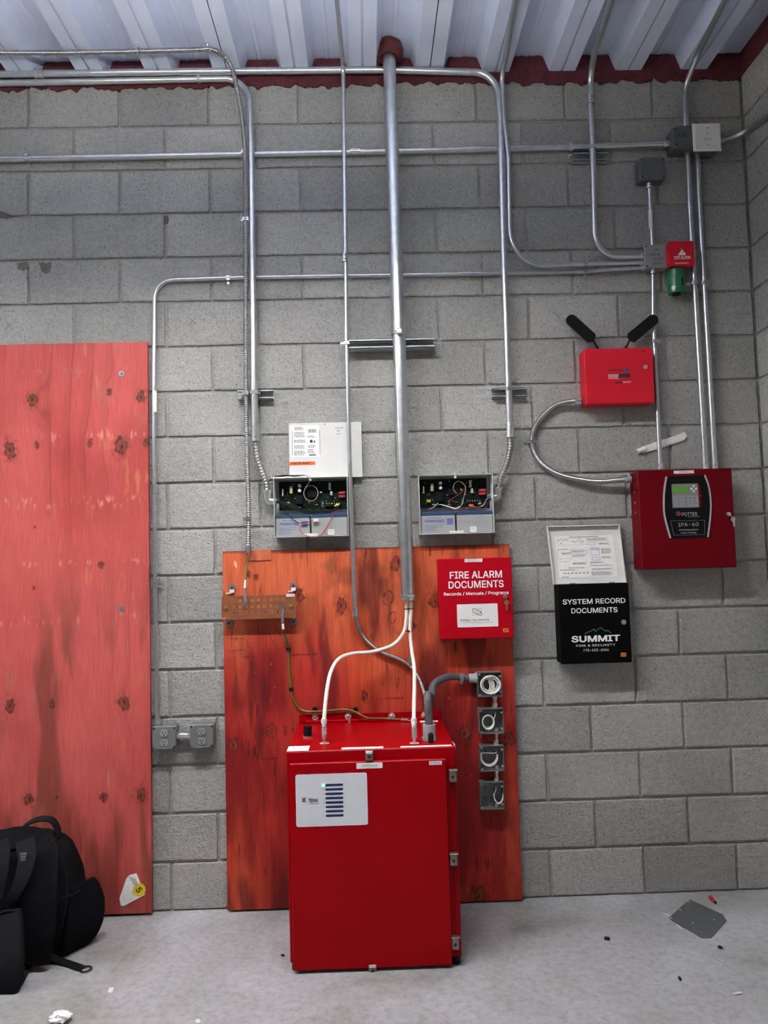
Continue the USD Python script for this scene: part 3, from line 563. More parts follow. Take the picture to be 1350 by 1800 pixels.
# latch clips: top, three on the right, bottom
def clip(x, y, z, d):
    if d == 'z': m = cat(box(x - .014, x + .014, y - .026, y - .002, z - .018, z + .012, .003), box(x - .014, x + .014, y - .024, y, z + .009, z + .016, .002))
    else: m = cat(box(x - .012, x + .014, y - .026, y - .002, z - .022, z + .020, .003), box(x - .014, x + .018, y - .028, y, z + .018, z + .022, .001))
    c = cab.part('latch_clip', m, 'clip'); cab.part('screw', cyl((x, y - .027, z - .003), (x, y - .0245, z - .003), .0055, 10), 'hole', parent=c)
q = W(649, 1328, CYF - .02); clip(q[0], CYF, q[2], 'z')
for v, u in ((1363, 795.5), (1510, 797), (1657, 800)): q = W(u, v, CYF - .012); clip(min(q[0], CX1 - .006), CYF + .004, q[2], 'x')
q = W(655, 1703, CYF - .01); clip(q[0], CYF, q[2] + .004, 'z')
for x in (CX0 + .02, CX1 - .02):
    for y in (CYF + .02, CYB - .04): cab.part('foot', cyl((x, y, 0), (x, y, CZ0 + .002), .016, 14), 'black')
# flange screws with round caps, N-type ports on top
for u, v in ((554, 1260), (612, 1259), (688.5, 1258.5), (746, 1257)):
    q = W(u, v, CYB - .004); c = cab.part('cap_washer', cyl((q[0], CYB - .001, q[2]), (q[0], CYB - .007, q[2]), .0145, 20), 'lens_clear'); cab.part('screw', ball((q[0], CYB - .008, q[2]), .006, 2, (1, .6, 1)), 'zinc', parent=c)
q = F(541, 1296, CZ1); c = cab.part('port', cat(cyl((q[0], q[1], CZ1), (q[0], q[1], CZ1 + .006), .020, 6), cyl((q[0], q[1], CZ1), (q[0], q[1], CZ1 + .022), .012, 16)), 'zinc')
cab.part('port_cap', cat(cyl((q[0], q[1], CZ1 + .008), (q[0], q[1], CZ1 + .043), .0165, 18), ring((q[0] + .014, q[1], CZ1 + .014), .014, .0015, 'x')), 'black', parent=c)
q = F(757.5, 1305, CZ1); cab.part('antenna_stub', cat(cyl((q[0], q[1], CZ1), (q[0], q[1], CZ1 + .026), .0105, 16), ball((q[0], q[1], CZ1 + .026), .0105)), 'black')
q = F(550, 1268, CZ1); cab.part('ground_stud', cyl((q[0] + .16, CYB - .03, CZ1), (q[0] + .16, CYB - .03, CZ1 + .02), .006, 8), 'zinc')

# ================================================================== CONDUITS
def emt_y(pts): return [W(*p) for p in pts]
def strap(t, p, r, axis, side=1, ear=.020):
    """one-hole strap round a conduit at p; axis of the conduit 'x' or 'z'; the ear lies against the surface"""
    hw = .0075; yb = min(p[1] + r + .001, -.002)
    n = 14; a = np.linspace(-.15 * math.pi, 1.15 * math.pi, n); R = r + .0016
    if axis == 'z':
        arc = [sg.Point(0, 0)]; prof = [(p[0] + R * math.cos(q), p[1] - R * math.sin(q)) for q in a]
        m = cat(*[box(min(prof[i][0], prof[i + 1][0]) - .0008, max(prof[i][0], prof[i + 1][0]) + .0008, min(prof[i][1], prof[i + 1][1]) - .0008, max(prof[i][1], prof[i + 1][1]) + .0008, p[2] - hw, p[2] + hw) for i in range(n - 1)])
        e = box(p[0] + side * r, p[0] + side * (r + ear), yb - .003, yb, p[2] - hw, p[2] + hw, .001); s = cyl((p[0] + side * (r + ear * .6), yb, p[2]), (p[0] + side * (r + ear * .6), yb - .008, p[2]), .005, 8)
    else:
        prof = [(p[2] + R * math.cos(q), p[1] - R * math.sin(q)) for q in a]
        m = cat(*[box(p[0] - hw, p[0] + hw, min(prof[i][1], prof[i + 1][1]) - .0008, max(prof[i][1], prof[i + 1][1]) + .0008, min(prof[i][0], prof[i + 1][0]) - .0008, max(prof[i][0], prof[i + 1][0]) + .0008) for i in range(n - 1)])
        e = box(p[0] - hw, p[0] + hw, yb - .003, yb, p[2] + side * r, p[2] + side * (r + ear), .001); s = cyl((p[0], yb, p[2] + side * (r + ear * .6)), (p[0], yb - .008, p[2] + side * (r + ear * .6)), .005, 8)
    t.part('strap', cat(m, e, s), 'zinc')
def coupling(t, a, b, r, name='coupling', mt='zinc'):
    """set-screw coupling or connector between two points"""
    a, b = np.array(a, float), np.array(b, float); d = (b - a) / np.linalg.norm(b - a); mid = (a + b) / 2
    n = np.cross(d, [0, 1, 0]) if abs(d[1]) < .9 else np.array([1., 0, 0]); fr = np.array([0, -1.0, 0]); fr = fr - d * (fr @ d); fr /= np.linalg.norm(fr)
    ms = [cyl(a, b, r + .0022), cyl(a, a + d * .005, r + .0042), cyl(b - d * .005, b, r + .0042)]
    for q in (.3, .7): c = a + (b - a) * q; ms.append(cyl(c + fr * r, c + fr * (r + .008), .0035, 8))
    t.part(name, cat(*ms), mt)
def conduit(label, pts, r, rad=.12, name='metal_conduit', group=None, mt='galv', sides=16):
    t = Thing(name, label, 'conduit', pts[0], group=group); t.part('pipe', tube(fillet(pts, rad), r, sides), mt, smooth=True); return t
# the thick riser
y = -.0995; top = W(688, 95, y); p = [np.array([top[0], y, ZU + .03]), W(690, 250, y), W(700, 590, y), W(718, 1053, y)]
xm = np.polyfit([q[2] for q in p[1:]], [q[0] for q in p[1:]], 1); p = [np.array([np.polyval(xm, q[2]), y, q[2]]) for q in (p[0], p[-1])]
c2 = Thing('metal_conduit', 'thickest grey conduit, rising from above the large red cabinet to the ceiling', 'conduit', p[1]); c2.part('pipe', tube(np.array(p), .0285, 28), 'galv', smooth=True)
e = p[1]; c2.part('bushing', cat(cyl(e + [0, 0, -.004], e + [0, 0, .016], .0335, 24), cyl(e + [0, 0, .010], e + [0, 0, .018], .0355, 8)), 'zinc')
q = W(701, 589, y); c2.part('strap', cat(ring((np.polyval(xm, q[2]), y, q[2]), .0295, .003, 'z', 36), box(q[0] - .012, q[0] + .012, y - .050, y - .028, q[2] - .006, q[2] + .016, .003), cyl((q[0] - .02, y - .042, q[2] + .006), (q[0] + .02, y - .042, q[2] + .006), .004, 8)), 'zinc')
fs = [(np.polyval(xm, ZU - .01), y, ZU - .01)]
bm = ring((0, 0, 0), .0455, .0165, 'z', 40, 14); bm.vertices = bm.vertices * [1, 1, 2.2] + [fs[0][0], y, ZU - .034]; bm.vertices += (meshkit.noise(bm.vertices * 60, 4)[:, None] - .5) * .016
single('sealant_collar', bm, 'firestop', 'lumpy dark red sealant round the thick riser where it enters the ceiling', 'sealant', smooth=40)
# thin riser left of the thick one
y = -.080; cb_ = [F(588, -40, 3.672), F(600, 70, 3.672), W(603, 118, y), W(609, 590, y), W(616, 860, y), W(624.5, 1074, y)]
cb_[1] = np.array([cb_[1][0], -.16, 3.672])
t = conduit('thin grey conduit just left of the thick riser, ending above the large red cabinet', cb_, .0092, .10)
p = cb_[-1]; coupling(t, p + [0, 0, .012], p + [0, 0, -.022], .0105, 'connector'); q = W(606, 452, y); coupling(t, q + [0, 0, .022], q - [0, 0, .022], .0092)
strap(t, W(609.5, 603, y), .0092, 'z', -1); fx_b = p
# left top pair
y1, y2 = -.053, -.030
pts = [W(-60, 132, y1), W(0, 130.5, y1), W(340, 125.5, y1), W(680, 122.5, y1), W(820, 124.5, y1), W(878.5, 205, -.055), W(886.5, 480, -.055), W(896.5, 748, -.055)]
pts[4] = W(872, 128, y1); t = conduit('grey conduit along the wall top that turns down to the right-hand open power supply', pts, .0152, [.1, .1, .1, .16, .1, .1])
coupling(t, W(896.7, 742, -.055), W(897, 769, -.055), .0162, 'connector'); q = W(69, 129.5, y1); coupling(t, q - [.02, 0, 0], q + [.02, 0, 0], .0152); strap(t, W(896, 684, -.055), .0152, 'z', 1, .006)
end_r = W(897, 769, -.055)
pts = [W(-60, 148, y2), W(0, 146, y2), W(345, 139, y2), W(437, 137, y2), W(441, 260, -.055), W(444, 480, -.058), W(448.5, 752, -.058)]
t = conduit('second grey conduit along the wall top that turns down to the left-hand open power supply', pts, .0150, [.1, .1, .15, .3, .1])
coupling(t, W(448.4, 748, -.058), W(449.5, 776, -.058), .0162, 'connector'); strap(t, W(447, 690, -.058), .0150, 'z', 1, .006); strap(t, W(350, 139, y2), .015, 'x', 1, .012); end_l = W(449.5, 776, -.058)
# upper horizontal run
y = -.021
pts = [W(-60, 282, y), W(0, 280, y), W(427, 271, y), W(690, 266, y), W(1000, 259, y), W(1173, 253, -.035)]
tF = conduit('long horizontal grey conduit across the upper wall to the dark grey corner box', pts, .0146)
for u, v in ((48, 278), (1003, 260)): strap(tF, W(u, v, y), .0146, 'x', -1)
q = W(625, 266, y); coupling(tF, q - [.022, 0, 0], q + [.022, 0, 0], .0146); coupling(tF, W(1165, 253.5, -.035), W(1179, 253, -.035), .0146, 'connector')
# lower horizontal run
y = -.016
pts = [W(277, 1274, -.026), W(273, 1030, -.03), W(270.5, 720, -.03), W(271.5, 560, -.022), W(272, 493, y), W(425, 488, y), W(900, 480, y), W(1030, 478, y), W(1062, 475, -.026), W(1136, 470, -.03)]
t = conduit('thin grey conduit from the left outlet box up and across to the pale marked box', pts, .0090, [.1, .1, .1, .10, .1, .1, .1, .1])
strap(t, W(401, 489, y), .009, 'x', -1); strap(t, W(1029, 478, y), .009, 'x', -1); strap(t, W(274, 1026, -.03), .009, 'z', 1); q = W(272.5, 860, -.03); coupling(t, q + [0, 0, .022], q - [0, 0, .022], .009)
coupling(t, W(1126, 470.5, -.03), W(1137, 470, -.03), .009, 'connector'); q = W(276.8, 1266, -.026); coupling(t, q + [0, 0, .012], q - [0, 0, .012], .009, 'connector')
q = W(272.2, 705, -.03); t.part('paint_daub', cyl(q + [0, 0, .045], q - [0, 0, .05], .0094, 14), 'coax', label='cream paint daub')
# two conduits that come off the ceiling and sweep to the pale marked box
y = -.050
pts = [F(912, -40, 3.668), F(891, 90, 3.668), W(881.5, 132, y), W(884, 200, y), W(893.5, 278, y), W(897.5, 470, y), W(1030, 464, -.030), W(1136, 461.5, -.03)]; pts[1] = np.array([pts[1][0], -.16, 3.668])
t = conduit('thinner ceiling conduit sweeping into the pale marked box, left of its larger neighbour', pts, .0115, [.08, .1, .14, .14, .20, .1]); strap(t, W(1029, 464, -.03), .0115, 'x', 1); coupling(t, W(1125, 461.8, -.03), W(1137, 461.5, -.03), .0115, 'connector')
q = F(889, 51, 3.668)
y = -.055
pts = [F(1088, -40, 3.668), F(1048, 85, 3.668), W(1037.5, 135, y), W(1037.5, 190, y), W(1041.5, 262, y), W(1047, 453, y), W(1136, 450, -.035)]; pts[1] = np.array([pts[1][0], -.16, 3.668])
t = conduit('larger grey conduit from the ceiling curving into the top left of the pale marked box', pts, .0142, [.08, .1, .14, .14, .18]); q = W(1037.5, 175, y); coupling(t, q + [0, 0, .022], q - [0, 0, .022], .0142); strap(t, W(1041.5, 259, y), .0142, 'z', 1, .006); coupling(t, W(1125, 450.4, -.035), W(1137, 450, -.035), .0142, 'connector')
y = -.05
pts = [F(1290, -30, 3.668), F(1222, 100, 3.668), W(1205, 150, y), W(1203.5, 178, y), W(1205.5, 222, y)]; pts[1] = np.array([pts[1][0], -.16, 3.668])
t = conduit('grey conduit from the ceiling down into the top of the dark grey corner box', pts, .0125, [.10, .15, .1])
pts = [W(1262, 249, -.035), W(1288, 243, -.035), RW(1318, 226, XR - .018), RW(1370, 188, XR - .018), RW(1460, 130, XR - .018)]
t = conduit('grey conduit leaving the white plate and bending onto the right-hand wall', pts, .0115, [.12, .15, .1])
# pair down to the addressable panel, and the single one beside it
for u0, u1, u2, lab in ((1208.5, 1214, 1240.5, 'left one of the two long grey conduits dropping into the dark red fire panel'), (1226, 1230.5, 1257, 'right one of the two long grey conduits dropping into the dark red fire panel')):
    pts = [W(u0, 263, -.035), W(u0 + 3, 350, -.035), W(u2, 826, -.05)]; t = conduit(lab, pts, .0122)
    q = W(u0, 268, -.035); coupling(t, q + [0, 0, .012], q - [0, 0, .012], .0122, 'connector'); q = W(u2 - .3, 820, -.05); coupling(t, q + [0, 0, .012], q - [0, 0, .014], .0122, 'connector'); f = (498 - 350) / 476.
    strap(t, W(u0 + 3 + (u2 - u0 - 3) * f, 498, -.040), .0122, 'z', -1 if u0 < 1220 else 1)
t = conduit('short grey conduit between the dark grey cover box and the pale marked box below it', [W(1140.5, 322, -.04), W(1147, 434, -.035)], .0095); q = W(1140.7, 327, -.04); coupling(t, q + [0, 0, .012], q - [0, 0, .012], .0095, 'connector')
t.part('paint_daub', cyl(W(1143, 370, -.0385), W(1144.2, 402, -.0375), .0099, 14), 'white', label='white paint daub')
t = conduit('grey conduit from the pale marked box down behind the right aerial to the fire panel', [W(1147.5, 470, -.035), W(1148, 560, -.03), W(1161, 826, -.05)], .0100); q = W(1147.6, 477, -.035); coupling(t, q + [0, 0, .012], q - [0, 0, .012], .010, 'connector'); q = W(1160.8, 820, -.05); coupling(t, q + [0, 0, .012], q - [0, 0, .014], .010, 'connector'); strap(t, W(1150, 600, -.034), .010, 'z', 1)
t = conduit('grey conduit standing on the right-hand wall at the edge of view', [np.array([XR - .018, -.075, W(1345, 895, -.07)[2]]), np.array([XR - .018, -.075, 0.0])], .0125)
# flexible conduits
def flex(label, pts, r, pitch=.0075, depth=.0017, name='flexible_conduit', mt='flex', sides=12):
    t = Thing(name, label, 'conduit', pts[-1]); s = spline(pts, .006); t.part('hose', corrugated(s, r, pitch, depth, sides), mt, smooth=True); return t, s
y = -.075
t, s = flex('long thin flexible metal conduit looping from the ceiling down to the copper bar', [F(-60, 91, 3.66), F(0, 92.5, 3.66), F(120, 92.5, 3.66), F(242, 90, 3.66), F(340, 87.5, 3.66), F(372, 87, 3.655), W(396, 101, -.17), W(410, 128, -.12), W(421, 180, -.10), W(429, 240, y), W(431, 300, y), W(432, 480, -.066), W(432.5, 690, -.066), W(434.5, 800, -.066), W(437, 900, -.066), W(436.5, 962, -.066)], .0112, .0094, .0030)
for u, v in ((242, 90), (365, 87.3)):
    q = F(u, v, 3.66); t.part('hanger_clip', cat(ring(q, .0125, .002, 'x', 20, 6), box(q[0] - .004, q[0] + .004, q[1] - .008, q[1] + .008, q[2] + .010, q[2] + .028, .001), cyl(q + [0, -.02, .022], q + [0, .0, .022], .004, 8)), 'zinc')
for u, v, sd_ in ((432, 692, -1), (436.6, 912, -1), (432, 386, -1), (429.5, 268, -1)): strap(t, W(u, v, -.066), .0112, 'z', sd_, .012)
q = W(436.4, 966, -.066); t.part('connector', cat(cyl(q + [0, 0, .014], q - [0, 0, .004], .0145, 14), cyl(q - [0, 0, .002], q - [0, 0, .014], .0128, 14)), 'insul')
t, s = flex('short flexible conduit from the left drop to the left open power supply', [end_l + [0, 0, .004], W(451, 797, -.056), W(458, 822, -.052), W(467, 846, -.047), W(470, 866, -.045)], .0155, .0135, .0046, sides=16)
e1, e2, e3 = W(470.3, 864, -.045), W(471, 880, -.045), W(486, 881.5, -.045)
t.part('elbow', cat(tube(fillet([e1, np.array([e1[0], -.045, e3[2]]), np.array([e3[0], -.045, e3[2]])], .022), .0158, 16), cyl(e1 + [0, 0, .006], e1 - [0, 0, .006], .0185, 16)), 'zinc')
t, s = flex('short flexible conduit from the right drop to the right open power supply', [end_r + [0, 0, .004], W(897, 788, -.054), W(891, 815, -.050), W(881, 840, -.047), W(875, 862, -.045)], .0155, .0135, .0046, sides=16)
e1, e3 = W(874.5, 860, -.045), W(862, 875, -.045)
t.part('elbow', cat(tube(fillet([e1, np.array([e1[0], -.045, e3[2]]), np.array([e3[0], -.045, e3[2]])], .022), .0158, 16), cyl(e1 + [0, 0, .006], e1 - [0, 0, .006], .0185, 16)), 'zinc')
t, s = flex('looping flexible conduit from the bright red box to the dark red fire panel', [W(1022, 705, -.040), W(1006, 705.5, -.036), W(975, 714, -.022), W(945, 743, -.018), W(935, 775, -.018), W(946, 807, -.018), W(980, 833, -.022), W(1040, 846, -.034), W(1085, 844.5, -.045), W(1110, 841.5, -.05)], .0135, .0074, .0026)
for a, b in ((W(1010, 705.3, -.037), W(1021, 705, -.040)), (W(1097, 843.8, -.047), W(1109, 842, -.05))): coupling(t, a, b, .0134, 'connector')
q = W(935, 776, -.018); strap(t, q, .0132, 'z', -1, .022)
t, s = flex('flexible conduit sagging from the thin riser to the back of the large red cabinet', [fx_b - [0, 0, .018], W(628, 1095, -.070), W(640, 1121, -.050), W(668, 1145, -.047), W(700, 1158, -.047), W(722, 1172, -.047), W(738, 1196, -.048), W(748, 1228, -.050), W(753, 1262, -.062), np.array([W(753, 1262, -.062)[0] + .002, -.066, CZ1 + .004])], .0108, .0068, .0024)
q = W(721, 1165, -.047); strap(t, q, .0105, 'x', 1, .014)
gq = F(754.5, 1303, CZ1); gq = np.array([gq[0], -.40, CZ1]); gq[0] = 1.70
bx = W(838, 1192, -.062)
lp = [gq + [0, 0, .05], gq + [0, .02, .16], np.array([1.722, -.26, W(756, 1225, -.26)[2]]), np.array([W(763, 1203, -.17)[0], -.17, W(763, 1203, -.17)[2]]), W(785, 1190.5, -.09), W(805, 1190, -.064), bx + [-.03, 0, 0], bx]
Lq = Thing('liquidtight_conduit', 'dark grey plastic conduit from the red cabinet top to the uppermost open square box', 'conduit', gq); s = spline(lp, .005); Lq.part('hose', corrugated(s, .0155, .0050, .0007, 16), 'liquid', smooth=True)
Lq.part('gland', cat(cyl(gq, gq + [0, 0, .012], .028, 8), cyl(gq + [0, 0, .008], gq + [0, 0, .058], .0245, 20)), 'nut'); Lq.part('gland', cat(cyl(bx - [.034, 0, 0], bx + [-.002, 0, 0], .0195, 18), cyl(bx - [.010, 0, 0], bx + [.002, 0, 0], .0225, 8)), 'nut')
q = W(811, 1191, -.062); strap(Lq, q, .0155, 'x', -1, .016)
# coaxial leads in the thick riser
def coax(label, pts, u):
    b = F(u, 1306, CZ1); t = Thing('coaxial_cable', label, 'cable', b); pts = [W(*p) for p in pts] + [b + [0, 0, .085], b + [0, 0, .055]]
    t.part('jacket', tube(spline(pts, .008), .0078, 14), 'coax', smooth=True)
    t.part('boot', cat(cyl(b + [0, 0, .074], b + [0, 0, .088], .0115, 16), cyl(b + [0, 0, .085], b + [0, 0, .092], .0098, 16)), 'white')
    c = t.part('plug', cat(cyl(b + [0, 0, .036], b + [0, 0, .058], .0112, 6), cyl(b + [0, 0, .056], b + [0, 0, .076], .0100, 14), cyl(b + [0, 0, .018], b + [0, 0, .038], .0098, 16), cyl(b, b + [0, 0, .02], .0068, 12), cyl(b, b + [0, 0, .004], .012, 6)), 'steel_key')
    return t
t = coax('cream coaxial cable leaving the thick riser and arching left onto the cabinet top', [(714.5, 1056.5, -.0995), (714.5, 1070, -.0995), (714, 1090, -.100), (709, 1113, -.102), (690, 1134, -.110), (655, 1145.5, -.125), (620, 1149, -.155), (596, 1158, -.20), (582, 1180, -.26), (574.5, 1215, -.34)], 570.5)
t2 = coax('cream coaxial cable leaving the thick riser and hanging straight to the cabinet top', [(722.5, 1056.5, -.0995), (722.5, 1070, -.0995), (721, 1110, -.104), (724, 1145, -.13), (728, 1172, -.19), (728.5, 1205, -.28)], 728.5)
for v in (1070, 1109):
    a, b = W(718, v, -.1005), 0; m = ring((0, 0, 0), 1, .1, 'z', 28, 6); m.vertices = m.vertices * [.0185, .0105, .018] + a; t.part('cable_tie', cat(m, box(a[0] - .004, a[0] + .004, a[1] - .015, a[1] - .009, a[2] - .003, a[2] + .003)), 'black')
# ================================================================== STRUT CHANNELS (open side to the room)
def strut(label, u0, v0, u1, v1, h=.0413, d=.040, slots=False, y=None):
    a, b = W(u0, v0, -d), W(u1, v1, -d); zc = (a[2] + b[2]) / 2; x0, x1 = a[0], b[0]; z0, z1 = zc - h / 2, zc + h / 2; th = .0026
    t = Thing('strut_channel', label, 'strut channel', ((x0 + x1) / 2, 0, zc))
    web = prism(sg.box(x0, z0, x1, z1).difference(sg.MultiPolygon([rrect(s - .014, s + .014, zc - .006, zc + .006, .0055) for s in (np.arange(x0 + .03, x1 - .02, .05) if slots else [])]) if slots else sg.Polygon()), -.0032, -.0006)
    t.part('web', web, 'strut', smooth=False)
    for s, zz in ((1, z1), (-1, z0)):
        t.part('flange', box(x0, x1, -d, -.0006, zz - th if s > 0 else zz, zz if s > 0 else zz + th), 'strut', smooth=False)
        t.part('lip', cat(box(x0, x1, -d, -d + th, zz - s * .0095, zz), box(x0, x1, -d, -d + .009, zz - s * .0095, zz - s * .0072)), 'strut', smooth=False)
    return t
t = strut('wide slotted strut channel carrying the thick riser and the thin one', 606, 605, 764, 601, d=.068, slots=True)
strut('small strut channel carrying the left pair of drops', 417.5, 693.5, 480, 692, d=.040)
strut('small strut channel behind the right drop, right of the wide strut', 865.5, 690, 926.5, 689, d=.037)
a = W(1006, 273, -.035); strut('small strut channel just under the long horizontal conduit, near the ceiling sweep', 1007, 276, 1069, 274, h=.0413, d=.0045 + .030)

# ================================================================== SQUARE BOXES
def octa(x0, x1, z0, z1, c): return sg.Polygon([(x0 + c, z0), (x1 - c, z0), (x1, z0 + c), (x1, z1 - c), (x1 - c, z1), (x0 + c, z1), (x0, z1 - c), (x0, z0 + c)])
def sq_box(name, label, x0, x1, z0, z1, d, mbody, mcover, cut=.010, notch=True, y0=-.001):
    t = Thing(name, label, 'electrical box', ((x0 + x1) / 2, 0, z0))
    t.part('body', box(x0, x1, -d, y0, z0, z1, .004), mbody)
    cv = octa(x0 + .001, x1 - .001, z0 + .001, z1 - .001, cut) if cut else rrect(x0 - .001, x1 + .001, z0 - .001, z1 + .001, .005)
    c = t.part('cover', prism(cv, -d - .0032, -d + .0002), mcover, smooth=False)
    if notch:
        for sx, sz in ((0, 0), (1, 1), (0, 1), (1, 0)):
            cx, cz = (x0 + cut * .95) if sx == 0 else (x1 - cut * .95), (z0 + cut * .95) if sz == 0 else (z1 - cut * .95)
            m = prism(affinity.rotate(affinity.scale(sg.Point(cx, cz).buffer(1), .0052, .0022), 45 if sx != sz else -45), -d - .0038, -d - .003)
            t.part('slot', m, 'hole', parent=c, smooth=False)
    return t, c
# twin duplex outlets
ol = []
for i, (pts, lab) in enumerate(([((267, 1278), (308.5, 1277), (309, 1316.5), (267.5, 1317.5)), 'left galvanised box with duplex outlet, under the thin conduit'], [((333, 1275), (374.5, 1273.5), (375, 1314.5), (333.5, 1315.5)), 'right galvanised box with duplex outlet, beside the orange-red plywood'])):
    x0, x1, z0, z1 = rect(-.060, *pts); t, c = sq_box('outlet_box', lab, x0, x1, z0, z1, .056, 'box_mid', 'box_mid', cut=.017, notch=False); ol.append((x0, x1, z0, z1))
    for s in (1, -1):
        cx, cz = (x0 + x1) / 2 + .0015, (z0 + z1) / 2 + s * .0195 + .001; yc = -.0595
        f = t.part('receptacle', prism(sg.Point(cx, cz).buffer(.0168, quad_segs=10).intersection(sg.box(cx - .0165, cz - .0142, cx + .0165, cz + .0142)), yc - .0038, yc), 'box_pale', parent=None, label='outlet face')
        t.part('slot', cat(box(cx - .0080, cx - .0050, yc - .0042, yc - .0036, cz - .001, cz + .0075), box(cx + .0045, cx + .0070, yc - .0042, yc - .0036, cz, cz + .0072), cyl((cx - .0005, yc - .0042, cz - .0075), (cx - .0005, yc - .0036, cz - .0075), .0030, 10)), 'hole', parent=f, smooth=False)
        t.part('screw', cyl((cx, yc, (z0 + z1) / 2 + s * .0435), (cx, yc - .003, (z0 + z1) / 2 + s * .0435), .0032, 10), 'zinc')
    for sx, sz in ((x1 - .008, z1 - .008), (x1 - .008, z0 + .008), (x0 + .008, z1 - .008)):
        t.part('corner_hole', cyl((sx, -.0572, sz), (sx, -.0560, sz), .0052, 10), 'hole', smooth=False)
zc = (ol[0][2] + ol[0][3]) / 2 + .002
t = Thing('conduit_nipple', 'short silver nipple joining the two outlet boxes', 'fitting', (ol[0][1], -.03, zc)); t.part('sleeve', cat(cyl((ol[0][1], -.03, zc), (ol[1][0], -.03, zc), .0115), cyl((ol[0][1], -.03, zc), (ol[0][1] + .012, -.03, zc), .0150, 8), cyl((ol[1][0] - .012, -.03, zc), (ol[1][0], -.03, zc), .0150, 8), cyl((ol[0][1] + .016, -.03, zc), (ol[1][0] - .016, -.03, zc), .0135)), 'zinc')
# dark grey cover box, dark corner box and white plate
x0, x1, z0, z1 = rect(-.066, (1124.5, 277), (1170, 275.5), (1170.5, 314), (1126, 316)); sq_box('junction_box', 'dark grey square box with blank cover, below the horizontal conduit at upper right', x0, x1, z0, z1, .062, 'box_grey', 'box_grey', cut=.012)
x0, x1, z0, z1 = rect(-.090, (1183.5, 222), (1228, 220), (1229, 257), (1185, 260)); x1 = x0 + .119; t, c = sq_box('junction_box', 'dark grey square box with scribbled cover, left of the white plate at upper right', x0, x1, z0, z1, .084, 'box_grey', 'box_grey', cut=.014)
q = W(1198, 239, -.0875); t.part('scribble', text_w('F/A', q[0], q[2] - .008, -.0872, .020, .040, shear=.4), 'ink', parent=c)
xw0, xw1, zw0, zw1 = rect(-.096, (1217, 216), (1267, 215.5), (1269, 264), (1220, 265))
t = Thing('blank_plate', 'white square two-gang blank plate mounted at the upper right near the corner', 'wall plate', ((xw0 + xw1) / 2, 0, zw0))
t.part('back_box', box(x1 + .004, xw1 - .010, -.0884, -.001, zw0 + .008, zw1 - .008, .003), 'box_grey')
pm = trimesh.convex.convex_hull(np.array([(x, -.0884, z) for x in (xw0, xw1) for z in (zw0, zw1)] + [(x, -.0905, z) for x in (xw0, xw1) for z in (zw0, zw1)] + [(x, -.096, z) for x in (xw0 + .010, xw1 - .006) for z in (zw0 + .008, zw1 - .004)])); t.part('plate', pm, 'ivory', smooth=False)
xc = (xw0 + xw1) / 2 + .002; zc = (zw0 + zw1) / 2
for dz in (.040, .014, -.038): t.part('screw', cyl((xc, -.0955, zc + dz), (xc, -.0970, zc + dz), .0026, 8), 'ink')
t.part('mark', text_w('F/A 24V', xc, zc - .016, -.0960, .009, .034, shear=.3), 'ink_grey')
# pale marked box, bright red junction box and the green device
x0, x1, z0, z1 = rect(-.060, (1133, 430.5), (1176, 429), (1177, 469), (1134.5, 471)); xg0, xg1, zg0, zg1 = x0, x1, z0, z1
t, c = sq_box('junction_box', 'pale grey square box with handwritten circuit numbers, left of the red box', x0, x1, z0, z1, .056, 'box_pale', 'box_pale', cut=.008)
for i, s in enumerate(('LP', 'CKT #', '1,3,5', '120V')): t.part('handwriting', text((s), (x0 + x1) / 2 + (-.004, -.012, .006, -.003)[i], z1 - .030 - i * .0205, -.0594, .0115, shear=.25, sx=1.05), 'ink', parent=c, smooth=False)
x0, x1, z0, z1 = rect(-.092, (1175.5, 425.5), (1219.5, 423), (1221, 465), (1177, 467.5))
t, c = sq_box('junction_box', 'bright red square junction box with white flame and FIRE ALARM lettering', x0, x1, z0, z1, .088, 'red_c', 'red_c', cut=0, notch=False, y0=-.052); t.part('rear_box', box(x0 + .006, x0 + .060, -.052, -.001, z0 + .006, z1 - .006, .002), 'red_c')
xc = (x0 + x1) / 2; yy = -.0915
fl = sg.Polygon([(-1, 0), (-.78, .22), (-.60, .40), (-.42, .80), (-.34, .52), (-.18, .95), (-.12, 1.55), (.12, 1.05), (.22, .72), (.38, 1.10), (.46, .62), (.70, .45), (.92, .12), (.95, 0), (.80, -.12), (-.85, -.12)])
t.part('flame_symbol', prism(affinity.translate(affinity.scale(fl, .0185, .0195, origin=(0, 0)), xc + .001, z0 + .048), yy - .0006, yy + .0004), 'ink_white', parent=c, smooth=False)
t.part('flame_gap', prism(affinity.translate(affinity.scale(sg.Polygon([(-.05, .78), (.30, .18), (.22, .18), (-.12, .62)]), .0185, .0195, origin=(0, 0)), xc + .001, z0 + .048), yy - .0009, yy), 'red_c', parent=c, smooth=False)
t.part('lettering', text_w('FIRE ALARM', xc + .001, z0 + .0335, yy, .0085, .073, bold=True), 'ink_white', parent=c, smooth=False)
t.part('lettering', text_w('FIRE CONNECTION', xc + .001, z0 + .0270, yy, .0042, .073, bold=True), 'ink_white', parent=c, smooth=False)
t.part('fine_print', cat(lines_block(xc - .033, xc + .033, z0 + .0075, z0 + .0125, yy, 2, 5, .5, .1)), 'ink_white', parent=c, smooth=False)
for sx in (x0 + .012, x1 - .012): t.part('screw', cyl((sx, yy, z1 - .012), (sx, yy - .001, z1 - .012), .003, 8), 'ink', parent=c)
xc_, zt_ = (W(1188.5, 500, -.044)[0]), z0
zb_ = W(1189, 512, -.044 - .037)[2]
t = Thing('surge_device', 'green cylindrical device hanging below the bright red junction box', 'surge protector', (xc_, -.044, zb_))
